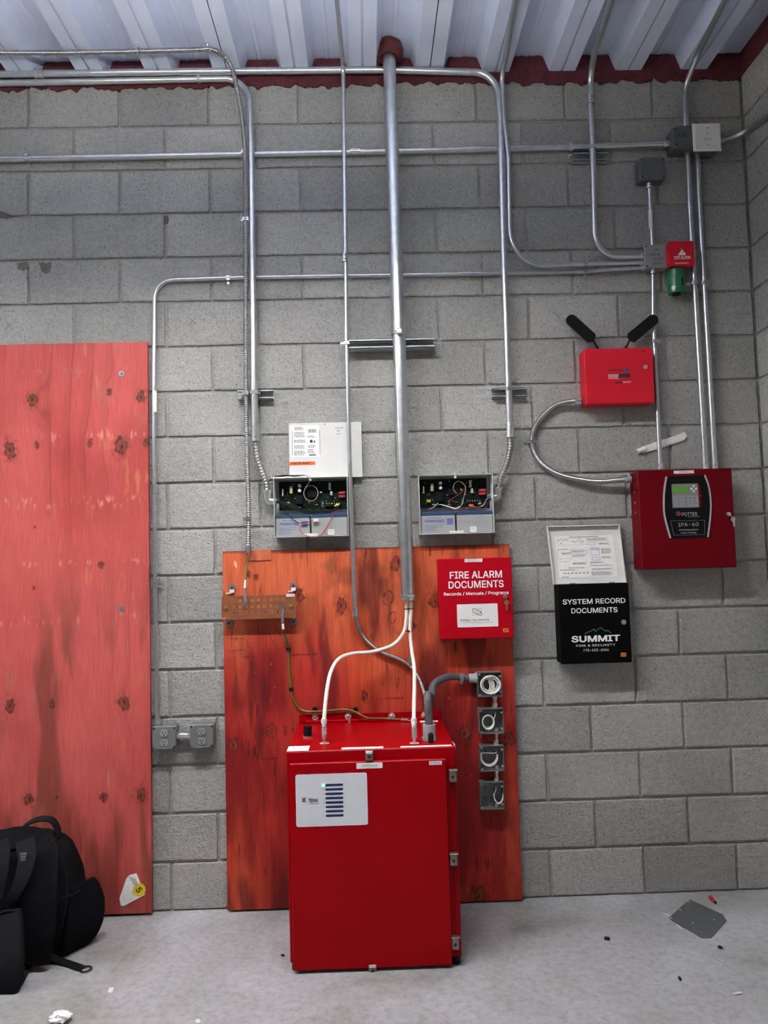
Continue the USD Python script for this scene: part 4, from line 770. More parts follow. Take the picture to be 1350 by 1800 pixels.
a = np.array([xc_, -.044, 0]); t.part('body', cat(tube([a + [0, 0, zb_ - 0], a + [0, 0, zb_ + .003], a + [0, 0, zb_ + .012], a + [0, 0, zt_ - .006], a + [0, 0, zt_]], [.030, .036, .0370, .0370, .032], 28)), 'green_dev')
t.part('sticker', tube([a + [-.021, -.0245, zb_ + .020], a + [-.0245, -.0285, zb_ + .020]], .0100, 14), 'white_label')
t.part('badge', box(xc_ + .010, xc_ + .017, -.083, -.070, zb_ + .03, zb_ + .062, .001), 'black')
t.part('nipple', cyl(a + [0, 0, zb_ - .004], a + [0, 0, zb_ + .002], .020, 16), 'black')

# ================================================================== BRIGHT RED RADIO BOX WITH TWO AERIALS
x0, x1, z0, z1 = rect(-.092, (1025, 614.5), (1146, 609.5), (1152, 707.5), (1032, 711)); YS = -.092
t = rb = Thing('radio_box', 'bright red steel box with two black paddle aerials on top', 'alarm radio', ((x0 + x1) / 2, 0, z0))
t.part('body', box(x0 + .002, x1 - .002, YS + .010, -.001, z0 + .002, z1 - .002, .002), 'red_c'); dr = t.part('door', box(x0, x1, YS, YS + .011, z0, z1, .003), 'red_c')
q = W(1134, 645.5, YS); t.part('lock', cat(cyl((q[0], YS, q[2]), (q[0], YS - .006, q[2]), .0095, 18), cyl((q[0], YS - .006, q[2]), (q[0], YS - .008, q[2]), .0065, 14)), 'steel_key', parent=dr); q = W(1131, 618, YS); t.part('hole', cyl((q[0], YS, q[2]), (q[0], YS - .0006, q[2]), .004, 10), 'hole', parent=dr)
lx0, lx1, lz0, lz1 = rect(YS, (1068, 648), (1109, 646.5), (1110, 673.5), (1069, 675))
t.part('lettering', text_w('StarLink', lx0 + .036, lz1 - .0135, YS, .0115, .066, bold=True), 'ink', parent=dr, smooth=False)
t.part('logo', cat(ring((lx0 + .083, YS - .0006, lz1 - .009), .0085, .0013, 'y', 20, 6), cyl((lx0 + .083, YS, lz1 - .009), (lx0 + .083, YS - .0008, lz1 - .009), .0058, 14)), 'ink_blue', parent=dr)
t.part('fine_print', lines_block(lx0 + .002, lx0 + .050, lz0 + .020, lz0 + .042, YS, 4, 3, .4, .2), 'ink_white', parent=dr, smooth=False)
t.part('print_block', cat(box(lx0 + .048, lx1 - .004, YS - .0004, YS, lz0 + .026, lz0 + .044), box(lx0 + .030, lx0 + .060, YS - .0004, YS, lz0 + .001, lz0 + .008)), 'ink', parent=dr, smooth=False)
t.part('fine_print', lines_block(lx0 + .066, lx1 - .002, lz0 + .002, lz0 + .010, YS, 2, 4, .4, .1), 'ink_white', parent=dr, smooth=False)
def aerial(t, ub, vb, uk, vk, ut, vt):
    y = -.045; b, k, e = W(ub, vb, y), W(uk, vk, y - .004), W(ut, vt, y - .010); b[2] = z1 - .002
    d = e - k; L = np.linalg.norm(d); d /= L; nrm = np.array([0, -1, 0]); nrm = nrm - d * (nrm @ d); nrm /= np.linalg.norm(nrm); s = np.cross(d, nrm)
    hw = .0245; pr = [(0, -.010), (.012, -hw), (L - hw, -hw)] + [(L - hw + hw * math.sin(q), -hw * math.cos(q)) for q in np.linspace(0, math.pi, 14)][1:-1] + [(L - hw, hw), (.012, hw), (0, .010)]
    pad = trimesh.creation.extrude_polygon(sg.Polygon(pr).buffer(-.002).buffer(.002), .010, engine='earcut'); v = pad.vertices; pad.vertices = k + v[:, :1] * d + v[:, 1:2] * s + (v[:, 2:3] - .005) * nrm
    if np.linalg.det(np.stack([d, s, nrm])) < 0: pad.invert()
    a = t.part('aerial', pad, 'black', label='black paddle aerial'); t.part('swivel', cat(cyl(b, b + [0, 0, .018], .0062, 12), ball(b + [0, 0, .019], .0068), cyl(b + [0, 0, .018], k + d * .006, .0048, 10)), 'black', parent=a)
aerial(t, 1050, 612, 1043.5, 598, 997.5, 556.5); aerial(t, 1100.5, 610, 1106, 597, 1154.5, 557)

# ================================================================== DARK RED FIRE PANEL
YI = -.106; x0, x1, z0, z1 = rect(YI, (1119.2, 827), (1285.5, 822.5), (1296, 996.5), (1131, 1002))
t = Thing('fire_panel', 'dark red fire alarm panel with black keypad window and keys in its lock', 'fire alarm panel', ((x0 + x1) / 2, 0, z0))
t.part('body', box(x0 + .001, x1 - .001, YI + .016, -.001, z0 + .001, z1 - .001, .002), 'red_b'); dr = t.part('door', box(x0, x1, YI, YI + .015, z0, z1, .003), 'red_b')
for i, v in enumerate((865, 883, 901)): q = RW(1117 + i * 1, v, x0); t.part('knockout', cyl((x0 + .001, -.052, q[2]), (x0 - .0006, -.052, q[2]), .0052, 12), 'zinc')
sticker(t, dr, 1184, 827.5, 1220, 832, YI, 'LP CKT #24', .6, wf=.45)
LX = lambda u, v: W(u, v, YI)[[0, 2]]
Lc = [LX(1171, 838), LX(1167.5, 860), LX(1166.3, 885), LX(1167.5, 905), LX(1172, 925), LX(1178, 946)]; Rc = [LX(1238, 835), LX(1245, 855), LX(1248.5, 880), LX(1248.5, 900), LX(1246, 925), LX(1243.5, 944)]
sp2 = lambda c: spline([np.array([p[0], 0, p[1]]) for p in c], .008)[:, [0, 2]]
lw, rw = sp2(Lc), sp2(Rc); wp = t.part('window', prism(sg.Polygon(np.vstack([lw, rw[::-1]])).buffer(0), YI - .003, YI), 'black_gloss', label='black keypad window')
for e in (lw, rw): t.part('trim_strip', prism(sg.LineString(e).buffer(.0035, cap_style=2), YI - .0048, YI), 'silver_ink', parent=wp)
kx0, kx1, kz0, kz1 = rect(YI, (1179.5, 851.5), (1229, 849.5), (1231, 891.5), (1182, 893.5)); yk = YI - .003
t.part('keypad', prism(rrect(kx0, kx0 + (kx1 - kx0) * .94, kz0, kz1, .002), yk - .0015, yk), 'keypad', parent=wp)
t.part('led_strip', prism(rrect(kx0 + (kx1 - kx0) * .95, kx1 + .003, kz0, kz1 - .006, .001), yk - .0012, yk), 'red_b', parent=wp)
kw, kh = kx1 - kx0, kz1 - kz0
t.part('display', prism(rrect(kx0 + .002, kx0 + kw * .60, kz1 - kh * .38, kz1 - kh * .12, .001), yk - .0022, yk - .001), 'lcd', parent=wp)
for i in range(5):
    for j in range(2): t.part('button', box(kx0 + .003 + j * kw * .225, kx0 + .003 + j * kw * .225 + kw * .20, yk - .0028, yk - .001, kz1 - kh * (.50 + .095 * i) - kh * .07, kz1 - kh * (.50 + .095 * i), .0006), 'key_face', parent=wp, smooth=False)
for i in range(4):
    for j in range(3): t.part('button', box(kx0 + kw * .51 + j * kw * .145, kx0 + kw * .51 + j * kw * .145 + kw * .12, yk - .0028, yk - .001, kz1 - kh * (.52 + .115 * i) - kh * .085, kz1 - kh * (.52 + .115 * i), .0008), 'key_face', parent=wp, smooth=False)
for dx, dz in ((.70, .22), (.86, .22), (.78, .11), (.78, .32)): t.part('button', cyl((kx0 + kw * dx, yk - .001, kz1 - kh * dz), (kx0 + kw * dx, yk - .0035, kz1 - kh * dz), .0050, 14), 'white', parent=wp)
q = W(1230.5, 871.5, YI); t.part('indicator', cyl((q[0], yk - .001, q[2]), (q[0], yk - .003, q[2]), .0018, 8), 'ink_white', parent=wp)
q = W(1192, 903, YI); t.part('logo', cyl((q[0], yk, q[2]), (q[0], yk - .0008, q[2]), .0105, 20), 'red_logo', parent=wp); t.part('logo_mark', text('e', q[0], q[2] - .005, yk - .0008, .013, bold=True, rot=.5), 'ink', parent=wp, smooth=False)
q = W(1211.5, 907, YI); t.part('lettering', text_w('POTTER', q[0], q[2], yk, .0155, .066, bold=False), 'silver_ink', parent=wp, smooth=False)
q = W(1219, 907.5, YI); t.part('fine_print', lines_block(q[0] - .026, q[0] + .026, q[2] - .003, q[2] - .001, yk, 1, 8, .6, .05), 'silver_ink', parent=wp, smooth=False)
fx0, fx1, fz0, fz1 = rect(YI, (1178.5, 916), (1240, 914), (1237, 939.5), (1184.5, 941.5))
fr = sg.Polygon([(fx0 - .007, fz1), (fx1 + .002, fz1), (fx1 - .002, fz0), (fx0 + .004, fz0)]); t.part('frame', prism(fr.difference(fr.buffer(-.0011)), yk - .0005, yk), 'ink_grey', parent=wp, smooth=False)
q = W(1209.5, 925, YI); t.part('lettering', text_w('IPA-60', q[0], q[2], yk, .0155, .087, bold=False), 'silver_ink', parent=wp, smooth=False)
q = W(1210, 932.5, YI); t.part('lettering', text_w('Addressable', q[0], q[2], yk, .0072, .084), 'silver_ink', parent=wp, smooth=False); q = W(1210, 938, YI); t.part('lettering', text_w('Fire Panel', q[0], q[2], yk, .0072, .068), 'silver_ink', parent=wp, smooth=False)
def lock_key(t, dr, u, v, y, mk, du=2.5, dv=9, tilt=.0, r=.0095, L=.044):
    q = W(u, v, y); lk = t.part('lock', cat(cyl((q[0], y, q[2]), (q[0], y - .007, q[2]), r, 18), cyl((q[0], y - .007, q[2]), (q[0], y - .013, q[2]), r * .62, 14)), 'steel_key', parent=dr)
    k = W(u + du, v + dv, y - .012); ky = y - .013; head = affinity.scale(sg.Point(k[0], k[2]).buffer(.0105, quad_segs=8), .95, 1.05).difference(sg.Point(k[0], k[2] + .006).buffer(.0022)); blade = sg.box(k[0] - .0038, k[2] - L * .72, k[0] + .0038, k[2] - .006)
    t.part('key', prism(affinity.rotate(head.union(blade), tilt, origin=(k[0], k[2])), ky - .0010, ky + .0010), mk, parent=dr, label='key in the lock'); 
    t.part('key', tube([[q[0], y - .010, q[2]], [k[0], ky, k[2] + .008]], .0016, 6), mk, parent=dr)
lock_key(t, dr, 1280, 904, YI, 'steel_key', 8.5, 9, 6)

# ================================================================== DOCUMENT BOXES
YD1 = YF2 - .086; x0, x1, z0, z1 = rect(YD1, (768, 983), (898, 979), (904.5, 1120.5), (775.5, 1125))
t = Thing('document_box', 'red FIRE ALARM DOCUMENTS box on the orange-red plywood with white logo plate', 'document box', ((x0 + x1) / 2, YF2, z0))
t.part('body', box(x0 + .002, x1 - .002, YD1 + .012, YF2 - .0005, z0 + .002, z1 - .002, .002), 'red_d'); dr = t.part('door', box(x0, x1, YD1, YD1 + .0115, z0, z1, .003), 'red_d')
xc = (x0 + x1) / 2
def line(s, u, v, h, width, y, mt='ink_white', bold=True, dr=None, **k): q = W(u, v, y); t.part('lettering', text_w(s, q[0], q[2], y, h, width, bold=bold, **k), mt, parent=dr, smooth=False)
pxm = 1342.96 / (-CAM[1] + YD1)
line('FIRE ALARM', 836, 1016, .0285, 92 / pxm, YD1, dr=dr); line('DOCUMENTS', 836.5, 1033, .0285, 97 / pxm, YD1, dr=dr); line('Records / Manuals / Programs', 837, 1045.5, .0125, 114 / pxm, YD1, dr=dr)
sticker(t, dr, 816.5, 982.5, 848, 987.5, YD1, 'CIRCUIT #17', .55, wf=.8)
px0, px1, pz0, pz1 = rect(YD1, (802.5, 1062.5), (874.5, 1060.5), (876, 1100.5), (804.5, 1103.5)); pl = t.part('logo_plate', prism(rrect(px0, px1, pz0, pz1, .004), YD1 - .0012, YD1), 'white_label', parent=dr)
q = W(838.5, 1075.5, YD1); yl = YD1 - .0014
def orbit(c, a, b, rot, r, y): s = np.linspace(0, 2 * np.pi, 30); P = np.stack([a * np.cos(s), b * np.sin(s)], 1); cc, ss = math.cos(rot), math.sin(rot); P = P @ np.array([[cc, ss], [-ss, cc]]); return tube(np.stack([c[0] + P[:, 0], np.full(30, y), c[2] + P[:, 1]], 1), r, 6, cap=False)
t.part('logo', orbit(q, .023, .0085, .55, .0006, yl), 'ink_grey', parent=dr); t.part('logo', orbit(q, .023, .0085, -.55, .0010, yl), 'ink', parent=dr); t.part('logo', text('E', q[0], q[2] - .004, YD1 - .0012, .009, shear=.3), 'wire_red', parent=dr, smooth=False)
line('Entec Systems', 834.5, 1091.5, .0085, 50 / pxm, YD1 - .0012, 'ink', False, dr); q = W(839, 1093.8, YD1); t.part('fine_print', lines_block(q[0] - .066, q[0] + .066, q[2] - .0018, q[2], YD1 - .0012, 1, 3, .7, .02), 'ink_grey', parent=dr, smooth=False)
lock_key(t, dr, 888, 1048, YD1, 'brass', 2.5, 11, 2)
sx0, sx1, sz0, sz1 = rect(YD1, (884, 1104.5), (893.5, 1104), (894, 1111), (884.5, 1111.5)); so = t.part('orange_sticker', prism(rrect(sx0, sx1, sz0, sz1, .001), YD1 - .0007, YD1), 'orange', parent=dr)
t.part('sticker_mark', tube([[sx0 + .004, YD1 - .0009, sz0 + .004], [sx0 + .010, YD1 - .0009, sz0 + .011], [sx0 + .013, YD1 - .0009, sz0 + .008], [sx1 - .003, YD1 - .0009, sz1 - .003]], .0014, 5), 'ink_brown', parent=dr)
YD2 = -.088; x0, x1, z0, z1 = rect(YD2, (982, 1028), (1105, 1024), (1111, 1164), (986, 1168)); zsum = z1; xsum = (x0, x1)
t = Thing('document_box', 'black SYSTEM RECORD DOCUMENTS box mounted on the block wall', 'document box', ((x0 + x1) / 2, 0, z0))
t.part('body', box(x0 + .002, x1 - .002, YD2 + .012, -.001, z0 + .002, z1 - .002, .002), 'black_paint'); dr = t.part('door', box(x0, x1, YD2, YD2 + .0115, z0, z1, .003), 'black_paint'); pxm = 1342.96 / (-CAM[1] + YD2)
line('SYSTEM RECORD', 1044, 1061, .0165 * 1.25, 111 / pxm, YD2, dr=dr); line('DOCUMENTS', 1044.5, 1077, .0165 * 1.25, 82 / pxm, YD2, dr=dr)
line('SUMMIT', 1047, 1127.5, .0245, 86 / pxm, YD2, dr=dr, bold=2, shear=.02); line('FIRE & SECURITY', 1047, 1136, .0085, 69 / pxm, YD2, 'ink_white', False, dr); line('770-623-6066', 1047.5, 1144.7, .0105, 45 / pxm, YD2, 'ink_white', False, dr)
mt_ = [W(u, v, YD2 - .0006) for u, v in ((1028, 1114), (1045, 1106), (1046.5, 1110), (1055.5, 1103), (1064.5, 1109.5), (1068, 1108), (1074, 1112.5))]; t.part('mountain_mark', prism(sg.LineString([(q[0], q[2]) for q in mt_]).buffer(.0022, join_style=2), YD2 - .0006, YD2), 'green_line', parent=dr, smooth=False)
q = W(1096, 1093.5, YD2); t.part('lock', cat(cyl((q[0], YD2, q[2]), (q[0], YD2 - .006, q[2]), .0105, 18), cyl((q[0], YD2 - .006, q[2]), (q[0], YD2 - .0085, q[2]), .0070, 14), box(q[0] - .001, q[0] + .001, YD2 - .0092, YD2 - .008, q[2] - .005, q[2] + .005)), 'steel_key', parent=dr)
sx0, sx1, sz0, sz1 = rect(YD2, (1091, 1147.5), (1100.5, 1147), (1101, 1154), (1091.5, 1154.5)); t.part('orange_sticker', prism(rrect(sx0, sx1, sz0, sz1, .001), YD2 - .0007, YD2), 'orange', parent=dr)
t.part('sticker_mark', tube([[sx0 + .004, YD2 - .0009, sz0 + .004], [sx0 + .010, YD2 - .0009, sz0 + .011], [sx0 + .013, YD2 - .0009, sz0 + .008], [sx1 - .003, YD2 - .0009, sz1 - .003]], .0014, 5), 'ink_brown', parent=dr)
# white cover leaning on the wall, standing on the black box
bl, br_ = W(973.5, 1026.5, -.080), W(1101.5, 1021.5, -.080); tl, tr = W(961, 925.5, -.022), W(1088, 921, -.022)
zb = zsum + .001; bl[2] = br_[2] = zb; xb0, xb1 = bl[0], br_[0]; xt0, xt1 = tl[0], tr[0]; zt = (tl[2] + tr[2]) / 2
def cov(s, w, o):      # s across 0-1, w up 0-1, o metres proud of the cover plate
    p = np.array([(xb0 + (xb1 - xb0) * s) * (1 - w) + (xt0 + (xt1 - xt0) * s) * w, -.060 * (1 - w) - .010 * w, zb * (1 - w) + zt * w]); n = np.array([0, -(zt - zb), .05]); n /= np.linalg.norm(n); n[2] = -abs(n[2]) * 0 + .16; return p + np.array([0, -.985, .0]) * o
def slab(s0, s1, w0, w1, o0, o1): return trimesh.convex.convex_hull(np.array([cov(s, w, o) for s in (s0, s1) for w in (w0, w1) for o in (o0, o1)]))
t = Thing('enclosure_cover', 'white metal enclosure cover with printed wiring sheet, standing on the black document box', 'cover', ((xb0 + xb1) / 2, -.06, zb))
t.part('plate', slab(0, 1, 0, 1, -.0, .0015), 'white', smooth=False)
for a in ((0, 1, .985, 1, .0015, .022), (0, 1, 0, .012, .0015, .016), (0, .012, 0, 1, .0015, .020), (.988, 1, 0, 1, .0015, .020)): t.part('rim', slab(*a), 'white', smooth=False)
for s in (.24, .78): t.part('screw_tab', slab(s, s + .02, .965, .99, .0015, .012), 'zinc'); t.part('notch', slab(s - .02, s + .06, 0, .016, .0158, .0168), 'keypad')
sh = t.part('wiring_sheet', slab(.10, .905, .105, .82, .0015, .0022), 'paper', label='printed wiring sheet', smooth=False); o0, o1 = .0022, .0026
def pl_(s0, s1, w0, w1): return slab(s0, s1, w0, w1, o0, o1)
rr = random.Random(5); ms = [pl_(.30, .70, .792, .804)]
def para(s0, s1, w0, w1, n):
    for i in range(n):
        w = w1 - (i + .5) * (w1 - w0) / n; s = s0; e = s0 + (s1 - s0) * rr.uniform(.75, 1)
        while s < e: q = min(e, s + rr.uniform(.02, .07)); ms.append(pl_(s, q, w - .0028, w + .0028)); s = q + .007
for a in ((.545, .87, .725, .775, 5), (.70, .86, .655, .69, 3), (.12, .30, .58, .60, 2), (.17, .30, .50, .54, 4), (.32, .53, .535, .575, 4), (.32, .53, .455, .50, 4), (.14, .18, .42, .43, 1), (.12, .3, .375, .385, 1), (.31, .52, .325, .36, 4), (.24, .50, .26, .275, 2), (.12, .36, .225, .245, 2), (.55, .75, .335, .365, 3), (.72, .86, .50, .59, 8), (.72, .86, .42, .45, 3), (.55, .87, .29, .31, 2), (.56, .87, .225, .25, 3), (.55, .86, .13, .20, 7), (.13, .25, .105, .125, 2)): para(*a)
for i in range(7): ms.append(pl_(.165 + i * .053, .195 + i * .053, .17, .188))
for s, w in ((.15, .735), (.18, .75), (.21, .735), (.24, .745), (.27, .735), (.17, .69), (.33, .71), (.36, .70), (.40, .715), (.43, .745), (.46, .72), (.48, .70), (.44, .69)): ms.append(pl_(s, s + .014, w, w + .022))
def framep(s0, s1, w0, w1): return [pl_(s0, s1, w0, w0 + .003), pl_(s0, s1, w1 - .003, w1), pl_(s0, s0 + .003, w0, w1), pl_(s1 - .003, s1, w0, w1)]
ms += framep(.13, .53, .665, .78) + framep(.11, .30, .43, .585) + framep(.31, .54, .52, .60)
t.part('print', cat(*ms), 'ink_grey', parent=sh, smooth=False)
t.part('diagram', cat(*[pl_(.57, .70, .565 + .03 * i, .572 + .03 * i) for i in range(2)], *framep(.57, .69, .48, .60), *framep(.58, .69, .39, .44), *framep(.545, .65, .655, .70)), 'ink_blue', parent=sh, smooth=False)

# ================================================================== OPEN POWER SUPPLIES
def psu(label, pts, left):
    YP = -.090; x0, x1, z0, z1 = rect(YP, *pts); t = Thing('power_supply', label, 'power supply', ((x0 + x1) / 2, 0, z0)); th = .0022; w, h = x1 - x0, z1 - z0
    t.part('back_plate', box(x0, x1, -.004, -.001, z0, z1), 'white')
    for a in ((x0, x0 + th, z0, z1), (x1 - th, x1, z0, z1), (x0 + th, x1 - th, z0, z0 + th), (x0 + th, x1 - th, z1 - th, z1)): t.part('side_wall', box(a[0], a[1], YP, -.004, a[2], a[3]), 'white', smooth=False)
    zp0, zp1 = z0 + h * .465, z1 - .012; xp0, xp1 = x0 + .016 if left else x0 + .006, x1 - .006 if left else x1 - .018; yp = -.022
    pc = t.part('circuit_board', box(xp0, xp1, yp - .0016, yp, zp0, zp1), 'pcb'); R = random.Random(9 if left else 10); pw, phh = xp1 - xp0, zp1 - zp0; yf = yp - .0016
    def comp(nm, fx, fz, fw, fh, d, mt): t.part(nm, box(xp0 + pw * (fx - fw / 2), xp0 + pw * (fx + fw / 2), yf - d, yf, zp0 + phh * (fz - fh / 2), zp0 + phh * (fz + fh / 2), .0015), mt, parent=pc)
    comp('transformer', .185, .70, .045, .26, .024, 'amber'); comp('component', .06, .62, .02, .26, .018, 'comp_grey'); comp('relay', .755, .80, .034, .25, .02, 'comp_grey'); comp('relay', .775, .55, .034, .15, .02, 'comp_grey')
    comp('relay', .93, .56, .10, .09, .018, 'relay_red'); comp('relay', .93, .44, .10, .09, .018, 'relay_red'); comp('fuse_holder', .13, .23, .06, .10, .014, 'yellow'); comp('component', .62, .60, .035, .06, .010, 'comp_grey')
    comp('fuse', .21, .10, .06, .028, .008, 'wire_white'); comp('fuse', .29, .10, .05, .028, .008, 'wire_white'); comp('terminal_strip', .80, .14, .24, .12, .012, 'black'); comp('heat_sink', .30, .35, .10, .30, .02, 'black'); comp('heat_sink', .50, .62, .16, .40, .012, 'black'); comp('component', .545, .165, .05, .03, .006, 'amber')
    for fx, fz in ((.31, .84), (.31, .67)): c = np.array([xp0 + pw * fx, yf, zp0 + phh * fz]); t.part('capacitor', cat(cyl(c, c - [0, .026, 0], .0072, 16)), 'white', parent=pc)
    for i in range(6): comp('terminal_screw', .705 + i * .037, .195, .014, .032, .016, 'wire_white')
    sm = [box(xp0 + pw * fx, xp0 + pw * (fx + R.uniform(.008, .02)), yf - R.uniform(.002, .006), yf, zp0 + phh * fz, zp0 + phh * (fz + R.uniform(.012, .035))) for fx, fz in [(R.uniform(.04, .95), R.uniform(.05, .93)) for _ in range(70)]]
    t.part('small_component', cat(*sm[:46]), 'comp_dark', parent=pc, kind='stuff', smooth=False); t.part('small_component', cat(*sm[46:]), 'comp_grey', parent=pc, kind='stuff', smooth=False)
    t.part('solder_rows', cat(*[box(xp0 + pw * .62, xp0 + pw * .655, yf - .0006, yf, zp0 + phh * (.10 + .035 * i), zp0 + phh * (.112 + .035 * i)) for i in range(6)]), 'comp_grey', parent=pc, kind='stuff', smooth=False)
    # two batteries on the floor of the case
    zb_ = z0 + th + .0005; hb = h * .365; yb0, yb1 = -.078, -.008; xm = (x0 + x1) / 2 - .004
    for j, (a, b) in enumerate(((x0 + th + .003, xm - .003), (xm + .004, x1 - th - .003))):
        B_ = Thing('battery', ('left' if j == 0 else 'right') + ' grey sealed battery with blue lid inside the ' + ('left' if left else 'right') + ' open power supply', 'battery', ((a + b) / 2, -.04, zb_), group=None)
        B_.part('case', box(a, b, yb0, yb1, zb_, zb_ + hb * .84, .002), 'batt'); B_.part('lid', box(a - .0005, b + .0005, yb0 - .001, yb1, zb_ + hb * .84, zb_ + hb, .002), 'batt_blue')
        if j == 0:
            B_.part('lettering', text_w('POWERSONIC', a + (b - a) * .40, zb_ + hb * .52, yb0, .011, (b - a) * .58, bold=True, shear=.25), 'ink_blue', smooth=False); B_.part('fine_print', lines_block(a + (b - a) * .10, a + (b - a) * .62, zb_ + hb * .08, zb_ + hb * .42, yb0, 7, 4, .35, .5), 'ink_batt', smooth=False); B_.part('print_block', box(a + (b - a) * .76, a + (b - a) * .93, yb0 - .0003, yb0, zb_ + hb * .40, zb_ + hb * .70), 'ink_batt', smooth=False); B_.part('fine_print', lines_block(a + (b - a) * .2, a + (b - a) * .6, zb_ + hb * .70, zb_ + hb * .76, yb0, 1, 4, .5, .1), 'ink_batt', smooth=False)
        else: sx, sz = a + (b - a) * (.54 if left else .45), zb_ + .001; B_.part('label', box(sx - .014, sx + .014, yb0 - .0006, yb0, sz + .002, sz + .026), 'white_label', smooth=False); B_.part('fine_print', lines_block(sx - .011, sx + .011, sz + .012, sz + .024, yb0 - .0006, 4, 6, .3, .2), 'ink_grey', smooth=False)
    t.part('retainer', box(xm - .030, xm + .032, YP, YP + .004, z0 + .001, z0 + .013, .001), 'white'); t.part('tamper_switch', cat(box((x0 + x1) / 2 - .006, (x0 + x1) / 2 + .004, -.086, -.074, z1 - .016, z1 - .0024, .001), cyl(((x0 + x1) / 2 - .001, -.080, z1 - .002), ((x0 + x1) / 2 - .001, -.080, z1 + .006), .0035, 8)), 'white')
    return t, x0, x1, z0, z1, yp, xp0, pw, zp0, phh, YP
def wire(t, pts, r, mt, nm='wire', lab=None): t.part(nm, tube(spline(pts, .004), r, 7), mt, smooth=True, label=lab)
t, x0, x1, z0, z1, yp, xp0, pw, zp0, ph_, YP = psu('open white power supply with its cover and orange tape above, left of the thin riser', ((480, 840), (609.8, 837), (613.3, 941), (482.6, 945)), True)
q = lambda u, v, y: W(u, v, y)
for k in range(4): wire(t, [q(484, 880 + k, -.05), q(500, 883 + k * 1.5, -.055), q(522, 891 + k * 2, -.060), q(545, 898 + k * 1.6, -.062), q(575, 897 + k * 1.6, -.062), q(592, 892 + k, -.05), q(599, 886, -.036)], .0024, 'black')
a = np.linspace(.6, 2 * np.pi + 1.9, 40); c = q(546.5, 867, -.052); t.part('wire_coil', tube(np.stack([c[0] + .031 * np.cos(a), c[1] + .004 * np.sin(a * .5), c[2] + .034 * np.sin(a)], 1), .0014, 7), 'wire_pink', smooth=True); wire(t, [q(546, 842, -.07), q(543, 848, -.065), q(537, 857, -.056), c + [-.030, 0, .008]], .0016, 'comp_grey')
t.part('wire_coil', tube(np.stack([c[0] + .028 * np.cos(a + 2), c[1] + .006 + 0 * a, c[2] + .030 * np.sin(a + 2)], 1), .0014, 7), 'black', smooth=True)
wire(t, [q(585, 902, -.06), q(582, 912, -.085), q(572, 932, -.093), q(558, 945, -.097), q(545, 944, -.097), q(530, 936, -.092), q(527, 928, -.090), q(532, 922, -.088), q(548, 916, -.087)], .0013, 'wire_red'); wire(t, [q(590, 898, -.06), q(584, 908, -.085), q(577, 922, -.090), q(566, 938, -.094), q(558, 943, -.094)], .0013, 'wire_red')
wire(t, [q(500, 902, -.07), q(508, 905, -.085), q(516, 914, -.087), q(525, 919, -.087), q(540, 918, -.087), q(549, 915, -.087)], .0016, 'black'); b = q(556, 915, -.088); t.part('wire_plug', box(b[0] - .013, b[0] + .010, b[1] - .006, b[1] + .006, b[2] - .007, b[2] + .007, .002), 'white')
b = q(592, 888, -.042); t.part('wire_nut', cat(ball(b, .006, 2), ball(b + [-.006, 0, -.003], .005, 2), ball(b + [.006, 0, .002], .005, 2)), 'yellow')
# crumpled film on top
V = []; R = random.Random(3)
cf = trimesh.creation.box(extents=(1, 1, 1)); cf = cf.subdivide().subdivide().subdivide(); v = cf.vertices; n_ = meshkit.noise(v * 6, 4)
cf.vertices = np.stack([x0 + .065 + v[:, 0] * .155, -.045 + v[:, 1] * .060, z1 + .006 + v[:, 2] * .009 + (n_ - .5) * .014 * (v[:, 2] + .5)], 1)
single('plastic_bag', cf, 'plastic_film', 'crumpled clear plastic bag lying on the left power supply, below the white cover', 'plastic bag', smooth=20)
zl0 = z1 + .002
bl, tr = W(508, 836, -.028), W(636, 741, -.016); ztop = W(570, 743, -.016)[2]; xa0, xa1 = W(508.2, 790, -.022)[0], W(636, 790, -.022)[0]
t = Thing('enclosure_cover', 'white metal cover with orange tape and printed sheet, standing on the left power supply', 'cover', ((xa0 + xa1) / 2, -.022, zl0))
def cv2(x0, x1, f0, f1, o0, o1):
    P = lambda x, f, o: (x, -.020 * (1 - f) - .006 * f - o, zl0 + (ztop - zl0) * f); return trimesh.convex.convex_hull(np.array([P(x, f, o) for x in (x0, x1) for f in (f0, f1) for o in (o0, o1)]))
t.part('plate', cv2(xa0, xa1, 0, 1, 0, .012), 'white', smooth=False); wd = xa1 - xa0
sh = t.part('printed_sheet', cv2(xa0 + wd * .018, xa0 + wd * .418, .385, .955, .012, .0126), 'white_label', label='printed data sheet', smooth=False); ms = []
R = random.Random(21)
def para2(a0, a1, f0, f1, n, th=.3):
    for i in range(n):
        f = f1 - (i + .5) * (f1 - f0) / n; s = a0; e = a0 + (a1 - a0) * R.uniform(.7, 1)
        while s < e: w_ = min(e, s + R.uniform(.012, .04)); ms.append(cv2(xa0 + wd * s, xa0 + wd * w_, f - (f1 - f0) / n * th, f + (f1 - f0) / n * th, .0126, .0129)); s = w_ + .006
for a in ((.08, .22, .87, .93, 3), (.07, .24, .74, .84, 5), (.07, .24, .64, .70, 2), (.07, .24, .53, .60, 3), (.07, .24, .41, .50, 5), (.26, .37, .73, .77, 2), (.26, .37, .54, .60, 3), (.26, .37, .44, .52, 3), (.64, .75, .88, .91, 1), (.66, .73, .83, .86, 1), (.66, .74, .78, .80, 1)): para2(*a)
for i in range(9): ms.append(cv2(xa0 + wd * (.262 + i * .0125), xa0 + wd * (.268 + i * .0125 + .003 * (i % 3)), .82, .885, .0126, .0129))
for f in (.025, .405): ms.append(cv2(xa0 + wd * (f + .015), xa0 + wd * (f + .023), .42, .86, .0126, .0129))
